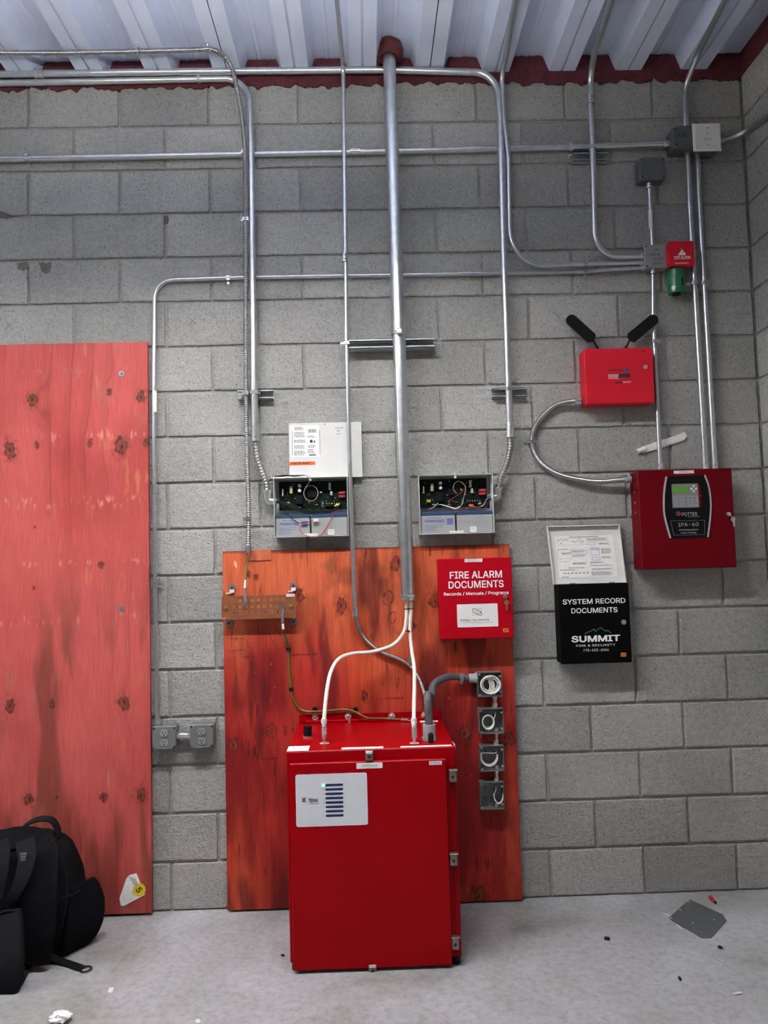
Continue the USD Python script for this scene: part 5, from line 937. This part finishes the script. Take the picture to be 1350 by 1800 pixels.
t.part('print', cat(*ms), 'ink_grey', parent=sh, smooth=False); t.part('print_block', cat(cv2(xa0 + wd * .29, xa0 + wd * .325, .64, .69, .0126, .0129), cv2(xa0 + wd * .34, xa0 + wd * .36, .64, .675, .0126, .0129), cv2(xa0 + wd * .275, xa0 + wd * .37, .405, .425, .0126, .0129)), 'ink', parent=sh, smooth=False)
tp = t.part('tape', cv2(xa0 - .002, xa0 + wd * .355, .235, .295, .012, .0128), 'orange_tape', label='orange tape strip', smooth=False)
zt_ = zl0 + (ztop - zl0) * .252; ytx = -.020 + .014 * .26 - .0128
t.part('handwriting', text_w('FACP NAC', xa0 + wd * .16, zt_, ytx - .0004, .010, wd * .27, shear=.2, bold=True), 'ink_brown', parent=tp, smooth=False)
t.part('hole', cv2(xa0 + wd * .485, xa0 + wd * .505, .965, .978, .012, .0123), 'ink', smooth=False)
t, x0, x1, z0, z1, yp, xp0, pw, zp0, ph_, YP = psu('open white power supply with batteries, right of the thick riser', ((737.8, 835), (866, 832.8), (869.4, 936.5), (736.8, 939.5)), False)
for k in range(5): wire(t, [q(862, 872 + k, -.045), q(855, 876 + k * 2, -.058), q(850 + k, 885 + k, -.062), q(842 + k * 2, 890 + k * .6, -.058), q(828 - k * 3, 890, -.045)], .0022, 'black' if k != 1 else 'comp_grey')
for k in range(3): wire(t, [q(861, 874 + k, -.045), q(858 + k, 883, -.06), q(857 + k * 1.5, 893, -.055)], .0022, 'black')
wire(t, [q(803, 868, -.045), q(797, 860, -.05), q(799, 850, -.056), q(806, 846, -.058), q(814, 850, -.058), q(818.5, 858, -.058), q(815, 875, -.058), q(812, 886, -.06), q(808, 891, -.062)], .0015, 'wire_pink'); wire(t, [q(817, 858, -.055), q(808, 868, -.052), q(795, 876, -.048), q(788, 882, -.045)], .0013, 'wire_red'); wire(t, [q(788, 880, -.045), q(792, 890, -.06), q(800, 896, -.07), q(808, 893, -.07), q(804, 888, -.065)], .0014, 'wire_red'); wire(t, [q(815, 895, -.06), q(830, 892, -.062), q(848, 894, -.062)], .0013, 'wire_red')
wire(t, [q(770, 884, -.04), q(764, 890, -.05), q(753, 896, -.06)], .0014, 'wire_pink'); wire(t, [q(775, 887, -.04), q(786, 890, -.06), q(800, 894, -.066), q(808, 891, -.068)], .0025, 'wire_white')
b = q(828, 889, -.05); t.part('wire_nut', cat(ball(b, .006, 2), ball(b + [-.006, 0, .002], .0055, 2), ball(b + [.006, 0, .001], .0055, 2)), 'orange_tape'); b = q(844, 885, -.05); t.part('wire_nut', cat(ball(b, .0065, 2), ball(b + [-.006, 0, -.002], .005, 2)), 'brass')

# ================================================================== COPPER BAR AND EARTH WIRES
YC = YF2 - .050; x0, x1, z0, z1 = rect(YC, (389, 1049), (519.5, 1044), (520.5, 1086), (390, 1090)); TH = math.atan2(W(519.5, 1044, YC)[2] - W(389, 1049, YC)[2], x1 - x0)
t = Thing('ground_bar', 'copper ground bar with rows of holes on the orange-red plywood', 'ground bar', ((x0 + x1) / 2, YF2, z0)); hs = []
for i in range(9):
    for j, zz in enumerate((.78, .53, .29)): hs.append((x0 + (x1 - x0) * (.165 + i * .0835), z0 + (z1 - z0) * zz))
t.part('bar', prism(sg.box(x0, z0, x1, z1).difference(sg.MultiPolygon([sg.Point(h).buffer(.0052, quad_segs=5) for h in hs])), YC, YC + .006), 'copper', smooth=False)
for h in hs: t.part('hole_rim', ring((h[0], YC - .0003, h[1]), .0056, .0013, 'y', 14, 5), 'copper_hole')
for f in (.06, .935): h = (x0 + (x1 - x0) * f, z0 + (z1 - z0) * .52); t.part('bolt', cat(cyl((h[0], YC, h[1]), (h[0], YC - .006, h[1]), .0085, 6), cyl((h[0], YC - .006, h[1]), (h[0], YC - .010, h[1]), .0048, 10)), 'brass')
for f, s in ((.06, 1), (.935, 1)):
    xx = x0 + (x1 - x0) * f; t.part('standoff', cyl((xx, YF2 - .002, (z0 + z1) / 2), (xx, YC + .007, (z0 + z1) / 2), .014, 16), 'insul')
for (u, v, top) in ((408, 1033, 1), (516, 1029.5, 1), (402.5, 1095.5, 0), (516, 1093, 0)):
    p = W(u, v, YF2); br = t.part('bracket', cat(cyl((p[0], YF2 - .0005, p[2]), (p[0], YF2 - .006, p[2]), .0145, 22)), 'insul', label='grey round bracket foot'); t.part('screw', cyl((p[0], YF2 - .006, p[2]), (p[0], YF2 - .0075, p[2]), .005, 8), 'hole', parent=br)
    if top:
        zz = p[2] - .012; t.part('bracket_arm', cat(box(p[0] - .012 - .008, p[0] + .010 - .008, YF2 - .052, YF2 - .0065, zz - .012, zz - .009), box(p[0] - .010, p[0] + .010, YF2 - .0095, YF2 - .0065, zz - .009, zz + .004)), 'white', parent=br)
sticker(t, None, 503, 1044, 518, 1048.5, YC, 'G.B. #1', .5, wf=.7)
p = W(393, 1087, YC - .0004); t.part('scratch', prism(affinity.rotate(affinity.scale(sg.Point(p[0], p[2]).buffer(1), .012, .003), 12), YC - .0005, YC), 'copper_hole', smooth=False)
def lug(t, p, up):
    m = cat(box(p[0] - .007, p[0] + .007, YC - .004, YC - .0005, p[2] - .012, p[2] + .012, .001), cyl((p[0], YC - .005, p[2] + up * .010), (p[0], YC - .005, p[2] + up * .040), .0066, 12)); t.part('lug', m, 'zinc'); 
    for dz in (-.008, .008): t.part('bolt', cat(cyl((p[0], YC - .004, p[2] + dz), (p[0], YC - .011, p[2] + dz), .0062, 6)), 'clip')
def band(t, a, b, r, mt, nm, lab=None): t.part(nm, cyl(a, b, r, 12), mt, label=lab)
YW = YC - .005
l1 = W(431, 1062, YW); t = Thing('earth_wire', 'green-yellow earth wire dropping out of the long flexible conduit to the copper bar', 'wire', l1); lug(t, l1, 1)
t.part('jacket', tube(spline([W(436.4, 978, -.066), W(434, 1000, -.072), W(432, 1017, -.080), l1 + [0, 0, .040]], .006), .0046, 10), 'earth', smooth=True); band(t, W(431.4, 1019, YW), W(430.7, 1034, YW), .0055, 'white_label', 'label_sleeve'); band(t, W(430.8, 1036, YW), W(431, 1046, YW), .0058, 'heat_shrink', 'heat_shrink')
l2 = W(496.5, 1066, YW); t = Thing('earth_wire', 'green-yellow earth wire running from the copper bar to the red cabinet top', 'wire', l2); lug(t, l2, -1)
yb_ = YF2 - .006
t.part('jacket', tube(spline([l2 - [0, 0, .040], W(497.5, 1095, YW), W(498, 1110, -.075), W(506.5, 1137, yb_), W(508, 1165, yb_), W(511, 1205, yb_), W(516, 1230, yb_), W(530, 1248, yb_ - .004), W(552, 1251, yb_ - .012), W(580, 1249, yb_ - .008), W(606, 1247.5, yb_ - .006), W(626, 1252, yb_ - .014), W(645, 1262, yb_ - .03), np.array([W(672, 1268, -.065)[0], -.065, CZ1 + .016]), np.array([W(705, 1272, -.07)[0], -.07, CZ1 + .010])], .006), .0046, 10), 'earth', smooth=True)
band(t, W(497, 1083, YW), W(497, 1094, YW), .0058, 'heat_shrink', 'heat_shrink'); band(t, W(497.2, 1096, YW), W(498, 1106, YW), .0055, 'white_label', 'label_sleeve')
e = np.array([W(705, 1272, -.07)[0], -.07, CZ1 + .010]); t.part('lug', cat(cyl(e, e + [.03, 0, -.002], .0055, 10), box(e[0] + .028, e[0] + .052, -.079, -.061, CZ1 + .003, CZ1 + .007, .001)), 'zinc')
for u, v in ((507, 1141), (512, 1212), (553.5, 1246), (625, 1247)): p = W(u, v, yb_ - .004); t.part('cable_clip', box(p[0] - .010, p[0] + .008, YF2 - .014, YF2 - .0005, p[2] - .006, p[2] + .008, .002), 'black')

# ================================================================== COLUMN OF OPEN SQUARE BOXES WITH COILED WIRE
hb = [((838.8, 1183), (882, 1181), (882.5, 1224), (840.5, 1226)), ((842, 1247), (884.5, 1244.5), (885.5, 1289), (843.5, 1291)), ((842.5, 1312), (885.5, 1310), (886.5, 1355), (845, 1357)), ((843, 1376), (886, 1375), (886.5, 1422.5), (845, 1424))]
names = ['topmost open square box in the column, holding a thick coil of white wire', 'second open square box from the top in the column, with a loose white coil', 'third open square box from the top in the column, with a wide white loop', 'lowest open square box in the column, with one short white loop']
prev = None
for i, pts in enumerate(hb):
    yf = YF2 - .050; x0, x1, z0, z1 = rect(yf, *pts); th = .002; t = Thing('open_box', names[i], 'electrical box', ((x0 + x1) / 2, YF2, z0), group=None)
    t.part('back', box(x0, x1, YF2 - .0035, YF2 - .0006, z0, z1), 'box_grey', smooth=False)
    for a in ((x0, x0 + th, z0, z1), (x1 - th, x1, z0, z1), (x0 + th, x1 - th, z0, z0 + th), (x0 + th, x1 - th, z1 - th, z1)): t.part('side', box(a[0], a[1], yf, YF2 - .0035, a[2], a[3]), 'box_mid', smooth=False)
    for sx, sz, w_ in ((x1 - .012, z1 - .022, 1), (x1 - .012, z0 + .016, 1), (x0 + .004, z0 + .004, 0), (x0 + .004, z1 - .012, 0)): t.part('screw_tab', box(sx, sx + .009, yf + .001, yf + .003, sz, sz + .008, .0006), 'box_pale')
    for fx, fz, r in ((.25, .30, .011), (.30, .68, .004), (.52, .30, .003), (.52, .18, .003), (.50, .85, .003), (.68, .62, .005)): t.part('knockout', cyl((x0 + (x1 - x0) * fx, YF2 - .0035, z0 + (z1 - z0) * fz), (x0 + (x1 - x0) * fx, YF2 - .0042, z0 + (z1 - z0) * fz), r, 14), 'hole' if r < .01 else 'insul', smooth=False)
    xr = x0 + (x1 - x0) * .72; t.part('rear_fitting', cyl((xr, YF2 - .02, z0 + .003), (xr, YF2 - .02, z0 + .018), .011, 12), 'zinc')
    c = np.array([(x0 + x1) / 2, YF2 - .026, (z0 + z1) / 2]); wd = x1 - x0; R = random.Random(30 + i); m = 'wire_white'
    cf_ = [(c + [.003, -.026, .000], .043, .038, 5, 0, 6.28), (c + [-.012, -.012, -.006], .026, .030, 4, .3, 6.28), (c + [-.010, -.010, .004], .037, .038, 3, 2.6, 3.9), (c + [.030, -.008, -.002], .020, .034, 2, 2.9, 3.5)][i]
    cc, ra, rz, n, s0, ext = cf_
    for j in range(n):
        a = np.linspace(s0, s0 + ext, 40); k = 1 - .06 * j * R.uniform(.6, 1.2); sh_ = R.uniform(-.3, .3)
        p = np.stack([cc[0] + ra * k * np.cos(a) + .002 * j * sh_, cc[1] + .004 * np.sin(a + j) + .003 * j, cc[2] + rz * k * np.sin(a) + .003 * sh_ * j], 1); t.part('wire_loop', tube(p, .0019, 7), m, smooth=True)
    tail = [cc + [ra * .9 * math.cos(s0), 0, rz * .9 * math.sin(s0)], c + [.018, -.010, .02], np.array([xr, YF2 - .02, z1 - .02 if i else z0 + .01])]; t.part('wire_tail', tube(spline(tail, .004), .0019, 7), m, smooth=True)
    if i == 0:
        for j in range(5): a = np.linspace(-.9, 1.35, 24); t.part('wire_loop', tube(np.stack([cc[0] - .018 + (.036 - .003 * j) * np.cos(a) - .002 * j, cc[1] + .012 + .003 * np.sin(a * 2) + 0 * a, cc[2] - .004 + (.040 - .0015 * j) * np.sin(a)], 1), .0017, 7), m, smooth=True)
    if prev is not None:
        xq = (xr + prev[0]) / 2; g = Thing('conduit_nipple', ['', 'silver nipple between the topmost and second open square boxes', 'silver nipple between the second and third open square boxes', 'silver nipple between the third and lowest open square boxes'][i], 'fitting', (xq, YF2 - .022, z1)); za, zb = prev[1], z1; ya = YF2 - .022
        g.part('sleeve', cyl((xq, ya, za), (xq, ya, zb), .0085, 14), 'zinc'); g.part('lock_nut', cat(cyl((xq, ya, zb), (xq, ya, zb + .018), .0115, 14), cyl((xq, ya, zb + .013), (xq, ya, zb + .019), .0125, 8)), 'zinc'); g.part('lock_nut', cyl((xq, ya, za - .012), (xq, ya, za), .0112, 14), 'zinc')
    prev = (xr, z0)

# ================================================================== FOLDED PAPER BEHIND THE CONDUIT
y = -.012
A = [W(1119, 793, -.016), W(1124, 784, -.016), W(1160, 771, -.010), W(1203, 759, -.006), W(1208, 768, -.006), W(1202, 771, -.010), W(1162, 785, -.016), W(1124, 799, -.016)]
t = Thing('folded_paper', 'folded white paper leaflet tucked behind the conduit above the dark red fire panel', 'paper', A[0])
def sheet(pts, th=.0012): P = np.array(pts); return trimesh.convex.convex_hull(np.vstack([P, P + [0, -th, 0]]))
t.part('fold', sheet([W(1127, 786, -.004), W(1203, 759, -.004), W(1208, 767.5, -.004), W(1200, 771, -.004), W(1130, 790, -.004)], .003), 'paper', smooth=False)
t.part('fold', sheet([W(1126, 790, -.006), W(1200, 771, -.006), W(1206, 769, -.006), W(1202, 774, -.004), W(1160, 788, -.004), W(1130, 797, -.004)], .005), 'paper', smooth=False)
s = np.linspace(-1.2, 3.6, 12); t.part('roll', cat(tube([W(1120, 794, -.011), W(1133, 789, -.010)], .0115, 14)), 'paper'); t.part('roll_core', cyl(W(1119.4, 794.3, -.011), W(1120.1, 794, -.011), .0075, 12), 'ink_grey')
t.part('print', cat(*[rline(1168 + i * 8, 771.5 - i * 2.6, 1174 + i * 8, 769.5 - i * 2.6, .0008, -.0074) for i in range(4)]), 'ink_grey', smooth=False)

# ================================================================== BACKPACK leaning on the left plywood sheet
t = Thing('backpack', 'black nylon backpack with shoulder straps leaning against the left plywood sheet', 'backpack', (0.0, -.30, 0.0))
prof = [(1712, 40), (1700, 80), (1690, 100), (1675, 117), (1660, 129), (1640, 139), (1620, 146), (1600, 150), (1570, 150), (1540, 142), (1515, 137), (1496, 134), (1481, 127), (1472, 117), (1466, 102), (1463, 78)]
XC = -.03; rings_ = []; nseg = 40
for i, (v, u) in enumerate(prof):
    f = i / (len(prof) - 1); yc = -.285 + .085 * f; p = W(u, v, yc); z = max(p[2], .003); hw = p[0] - XC; hd = (.125 + .05 * math.sin(math.pi * min(1, f * 1.3))) * (1 - .55 * f ** 3)
    if i == 0: hd *= .72
    a = np.linspace(0, 2 * np.pi, nseg, endpoint=False); e = 2 / 2.9
    X = XC + hw * np.sign(np.cos(a)) * np.abs(np.cos(a)) ** e; Y = yc + hd * np.sign(np.sin(a)) * np.abs(np.sin(a)) ** e; rings_.append(np.stack([X, np.minimum(Y, YF1 - .004), np.full(nseg, z)], 1))
RB = np.array(rings_); V = RB.reshape(-1, 3); nr = len(prof); Fc = []
for i in range(nr - 1):
    for j in range(nseg): a, b = i * nseg + j, i * nseg + (j + 1) % nseg; Fc += [(a, b, b + nseg), (a, b + nseg, a + nseg)]
V = np.vstack([V, RB[0].mean(0), RB[-1].mean(0) + [0, 0, .006]]); 
for j in range(nseg): Fc += [(nr * nseg, (j + 1) % nseg, j), (nr * nseg + 1, (nr - 1) * nseg + j, (nr - 1) * nseg + (j + 1) % nseg)]
bp = trimesh.Trimesh(V, Fc, process=False).subdivide(); nn = bp.vertex_normals; w_ = (meshkit.fbm(bp.vertices * [16, 16, 11], 4, 3) - .5); bp.vertices = bp.vertices + nn * (w_ * .030)[:, None]; bp.vertices[:, 2] = np.maximum(bp.vertices[:, 2], .002); bp.vertices[:, 1] = np.minimum(bp.vertices[:, 1], YF1 - .003)
t.part('bag', bp, 'fabric', smooth=60)
def ribbon(pts, w, th, up=(1, 0, 0)):
    p = spline(pts, .008); n = len(p); tt = np.gradient(p, axis=0); tt /= np.linalg.norm(tt, axis=1, keepdims=True); s = np.broadcast_to(np.array(up, float), (n, 3)); s = s - tt * (s * tt).sum(1, keepdims=True); s /= np.linalg.norm(s, axis=1, keepdims=True); nr_ = np.cross(tt, s); ww = np.broadcast_to(w, (n,)) if np.ndim(w) == 0 else np.interp(np.linspace(0, 1, n), np.linspace(0, 1, len(w)), w)
    cs = []; 
    for a, b in ((-1, -.5), (-.85, -1), (.85, -1), (1, -.5), (1, .5), (.85, 1), (-.85, 1), (-1, .5)): cs.append(p + s * (ww * a / 2)[:, None] + nr_ * (th * b / 2))
    v = np.stack(cs, 1).reshape(-1, 3); k = 8; f = []
    for i in range(n - 1):
        for j in range(k): a, b = i * k + j, i * k + (j + 1) % k; f += [(a, b, b + k), (a, b + k, a + k)]
    for j in range(1, k - 1): f += [(0, j + 1, j), ((n - 1) * k, (n - 1) * k + j, (n - 1) * k + j + 1)]
    m = trimesh.Trimesh(v, f, process=False); trimesh.repair.fix_normals(m); return m
t.part('front_panel', ribbon([W(45, 1478, -.30), W(42, 1520, -.40), W(35, 1580, -.455), W(30, 1640, -.465), W(28, 1690, -.45)], [.20, .25, .27, .27, .24], .03), 'fabric', smooth=60)
t.part('top_flap', ribbon([W(-20, 1484, -.36), W(30, 1474, -.33), W(62, 1474, -.31), W(95, 1486, -.30)], [.09, .10, .09, .06], .022, up=(0, .8, .6)), 'fabric', smooth=60)
st = t.part('shoulder_strap', ribbon([W(44, 1478, -.40), W(48, 1505, -.455), W(42, 1535, -.49), W(30, 1565, -.505), W(16, 1588, -.495)], [.070, .068, .060, .045, .03], .014), 'fabric2', smooth=60); t.part('shoulder_strap', ribbon([W(-2, 1480, -.40), W(2, 1505, -.455), W(1, 1540, -.49), W(-2, 1580, -.50)], [.07, .066, .055, .035], .014), 'fabric2', smooth=60)
q = W(41.5, 1500, -.468); t.part('worn_patch', cat(*[box(q[0] - .012 + .001 * i, q[0] + .012 - .002 * i, q[1] - .0045 - .0006 * i, q[1] + .0, q[2] - .006 - .011 * i, q[2] + .003 - .011 * i, .001) for i in range(3)]), 'mesh_grey', parent=st, smooth=False)
t.part('handle', ribbon([W(28, 1470, -.27), W(42, 1453, -.26), W(58, 1443, -.25), W(76, 1439, -.24), W(92, 1442, -.235), W(101, 1456, -.23), W(104, 1470, -.23)], .030, .008, up=(.2, .9, .35)), 'fabric2', smooth=60)
t.part('side_pocket', ribbon([W(146, 1552, -.30), W(151, 1580, -.30), W(149, 1620, -.31), W(138, 1655, -.31), W(112, 1682, -.30)], [.10, .16, .17, .15, .08], .022, up=(-.55, -.8, 0)), 'fabric', smooth=60)
t.part('pocket_hem', tube(spline([W(152, 1549, -.24), W(146, 1560, -.30), W(130, 1572, -.37), W(108, 1578, -.42)], .006), .0035, 8), 'fabric2', smooth=True)
t.part('zip', tube(spline([W(85, 1476, -.345), W(105, 1495, -.35), W(115, 1530, -.38), W(116, 1580, -.41), W(110, 1630, -.42)], .006), .0028, 8), 'fabric2', smooth=True)
t.part('hip_pad', ribbon([W(12, 1604, -.50), W(11, 1640, -.535), W(9, 1690, -.575), W(4, 1720, -.58), F(-2, 1737, .012)], [.10, .115, .12, .13, .14], .045), 'fabric2', smooth=60); t.part('pad_hem', tube(spline([W(-6, 1608, -.525), W(12, 1601, -.522), W(29, 1603, -.515), W(33, 1612, -.51)], .006), .005, 8), 'fabric2', smooth=True)
t.part('hip_strap', ribbon([W(34, 1712, -.55) * [1, 1, 0] + [0, 0, .006], F(52, 1698, .010), F(72, 1688, .016), F(92, 1682, .02)], .020, .006, up=(.3, 1, .1)), 'fabric2', smooth=60); t.part('loose_strap', ribbon([F(88, 1680, .03), F(105, 1688, .010), F(125, 1695, .006), F(145, 1702, .006)], .034, .004, up=(.35, 1, 0)), 'fabric2', smooth=60)
b = F(151, 1703, .006); m = ring((0, 0, 0), 1, .16, 'z', 24, 8); m.vertices = m.vertices * [.019, .019, .016] + b; t.part('buckle', m, 'black')

# ================================================================== THINGS ON THE FLOOR
P = [F(u, v, .003) for u, v in ((1212, 1581), (1270, 1607), (1277, 1618), (1250, 1648), (1233, 1648), (1181, 1618), (1176, 1613))]
pg = sg.Polygon([(p[0], p[1]) for p in P]); 
def flat(poly, z0, z1):
    m = trimesh.creation.extrude_polygon(poly, z1 - z0, engine='earcut'); m.apply_translation([0, 0, z0]); return m
t = Thing('cover_plate', 'dark grey steel box cover lying on the floor at the lower right', 'cover plate', (pg.centroid.x, pg.centroid.y, 0)); pl = t.part('plate', flat(pg.buffer(-.002).buffer(.002), .0012, .0035), 'box_grey', smooth=False)
for u, v in ((1210, 1585), (1195.5, 1599), (1179.5, 1614), (1255, 1617), (1218, 1622)): p = F(u, v, .0036); t.part('hole', flat(sg.Point(p[0], p[1]).buffer(.0032, quad_segs=4), .0035, .0039), 'ink_white', parent=pl, smooth=False)
def bit(name, label, catg, m, mt): single(name, m, mt, label, catg)
p = F(1249, 1577, .008); e = F(1257, 1586, .007); t = Thing('wire_nut', 'small red wire nut on the floor near the wall', 'wire nut', (p[0], p[1], 0)); t.part('shell', tube([p, p + (e - p) * .4, e], [.0085, .0078, .0055], 14), 'red_nut'); t.part('mouth', cyl(e, e + (e - p) * .12, .0045, 10), 'black')
def pellet(u, v, du, dv, r): a = F(u - du, v - dv, r); b = F(u + du, v + dv, r); return tube([a, (a + b) / 2 + [0, 0, .0005], b], [r * .7, r, r * .75], 10)
bit('plastic_scrap', 'black scrap of plastic on the floor, right of the red cabinet', 'scrap', pellet(1067, 1649.5, 5, .6, .0065), 'black'); bit('plastic_scrap', 'black scrap of plastic on the floor, just below the grey steel cover', 'scrap', pellet(1266, 1665, 3.5, 1.2, .0055), 'black'); bit('plastic_scrap', 'tiny black scrap on the floor, nearest the bottom right', 'scrap', pellet(1195, 1720, 1.4, 2.5, .0048), 'black'); bit('plastic_scrap', 'tiny dark scrap on the floor, left of the red cabinet', 'scrap', pellet(497, 1679, 2.5, .4, .0040), 'black')
bit('wire_offcut', 'white wire offcut on the floor at the lower right', 'wire', pellet(1297, 1746, 7, -1, .0035), 'wire_white'); bit('wire_offcut', 'pinkish wire offcut on the floor, between cover plate and bottom right', 'wire', pellet(1266, 1688, 8, 4, .0022), 'wire_pink'); bit('paper_strip', 'thin white strip on the floor beside the left corner of the grey cover', 'paper', pellet(1172, 1608, 7, 2.5, .002), 'wire_white'); bit('paper_strip', 'thin white strip on the floor under the lower edge of the grey cover', 'paper', pellet(1194, 1629, 5, 5, .002), 'wire_white')
def chip(label, pts): g = sg.Polygon([F(u, v, 0)[:2] for u, v in pts]); single('paper_chip', flat(g, .0006, .0022), 'white', label, 'paper', smooth=False)
chip('small white paper square on the floor, right of the backpack strap', ((192.5, 1737), (201, 1736.5), (197, 1745.5), (188.5, 1745.5))); chip('small white paper square at the bottom edge, left of the red cabinet', ((342.5, 1794), (350, 1791.5), (353, 1798), (346, 1800)))
R = random.Random(8); m = trimesh.creation.icosphere(3, 1.0); n_ = meshkit.fbm(m.vertices * 2.3 + 5, 3, 2); c = F(106, 1797, 0)
m.vertices = m.vertices * (.55 + .9 * n_)[:, None] * [.034, .024, .016]; m.vertices[:, 2] -= m.vertices[:, 2].min(); m.vertices += [c[0], c[1], .0006]; single('plastic_wrapper', m, 'plastic_film', 'crumpled clear wrapper on the floor below the backpack, at the bottom edge', 'wrapper', smooth=25)
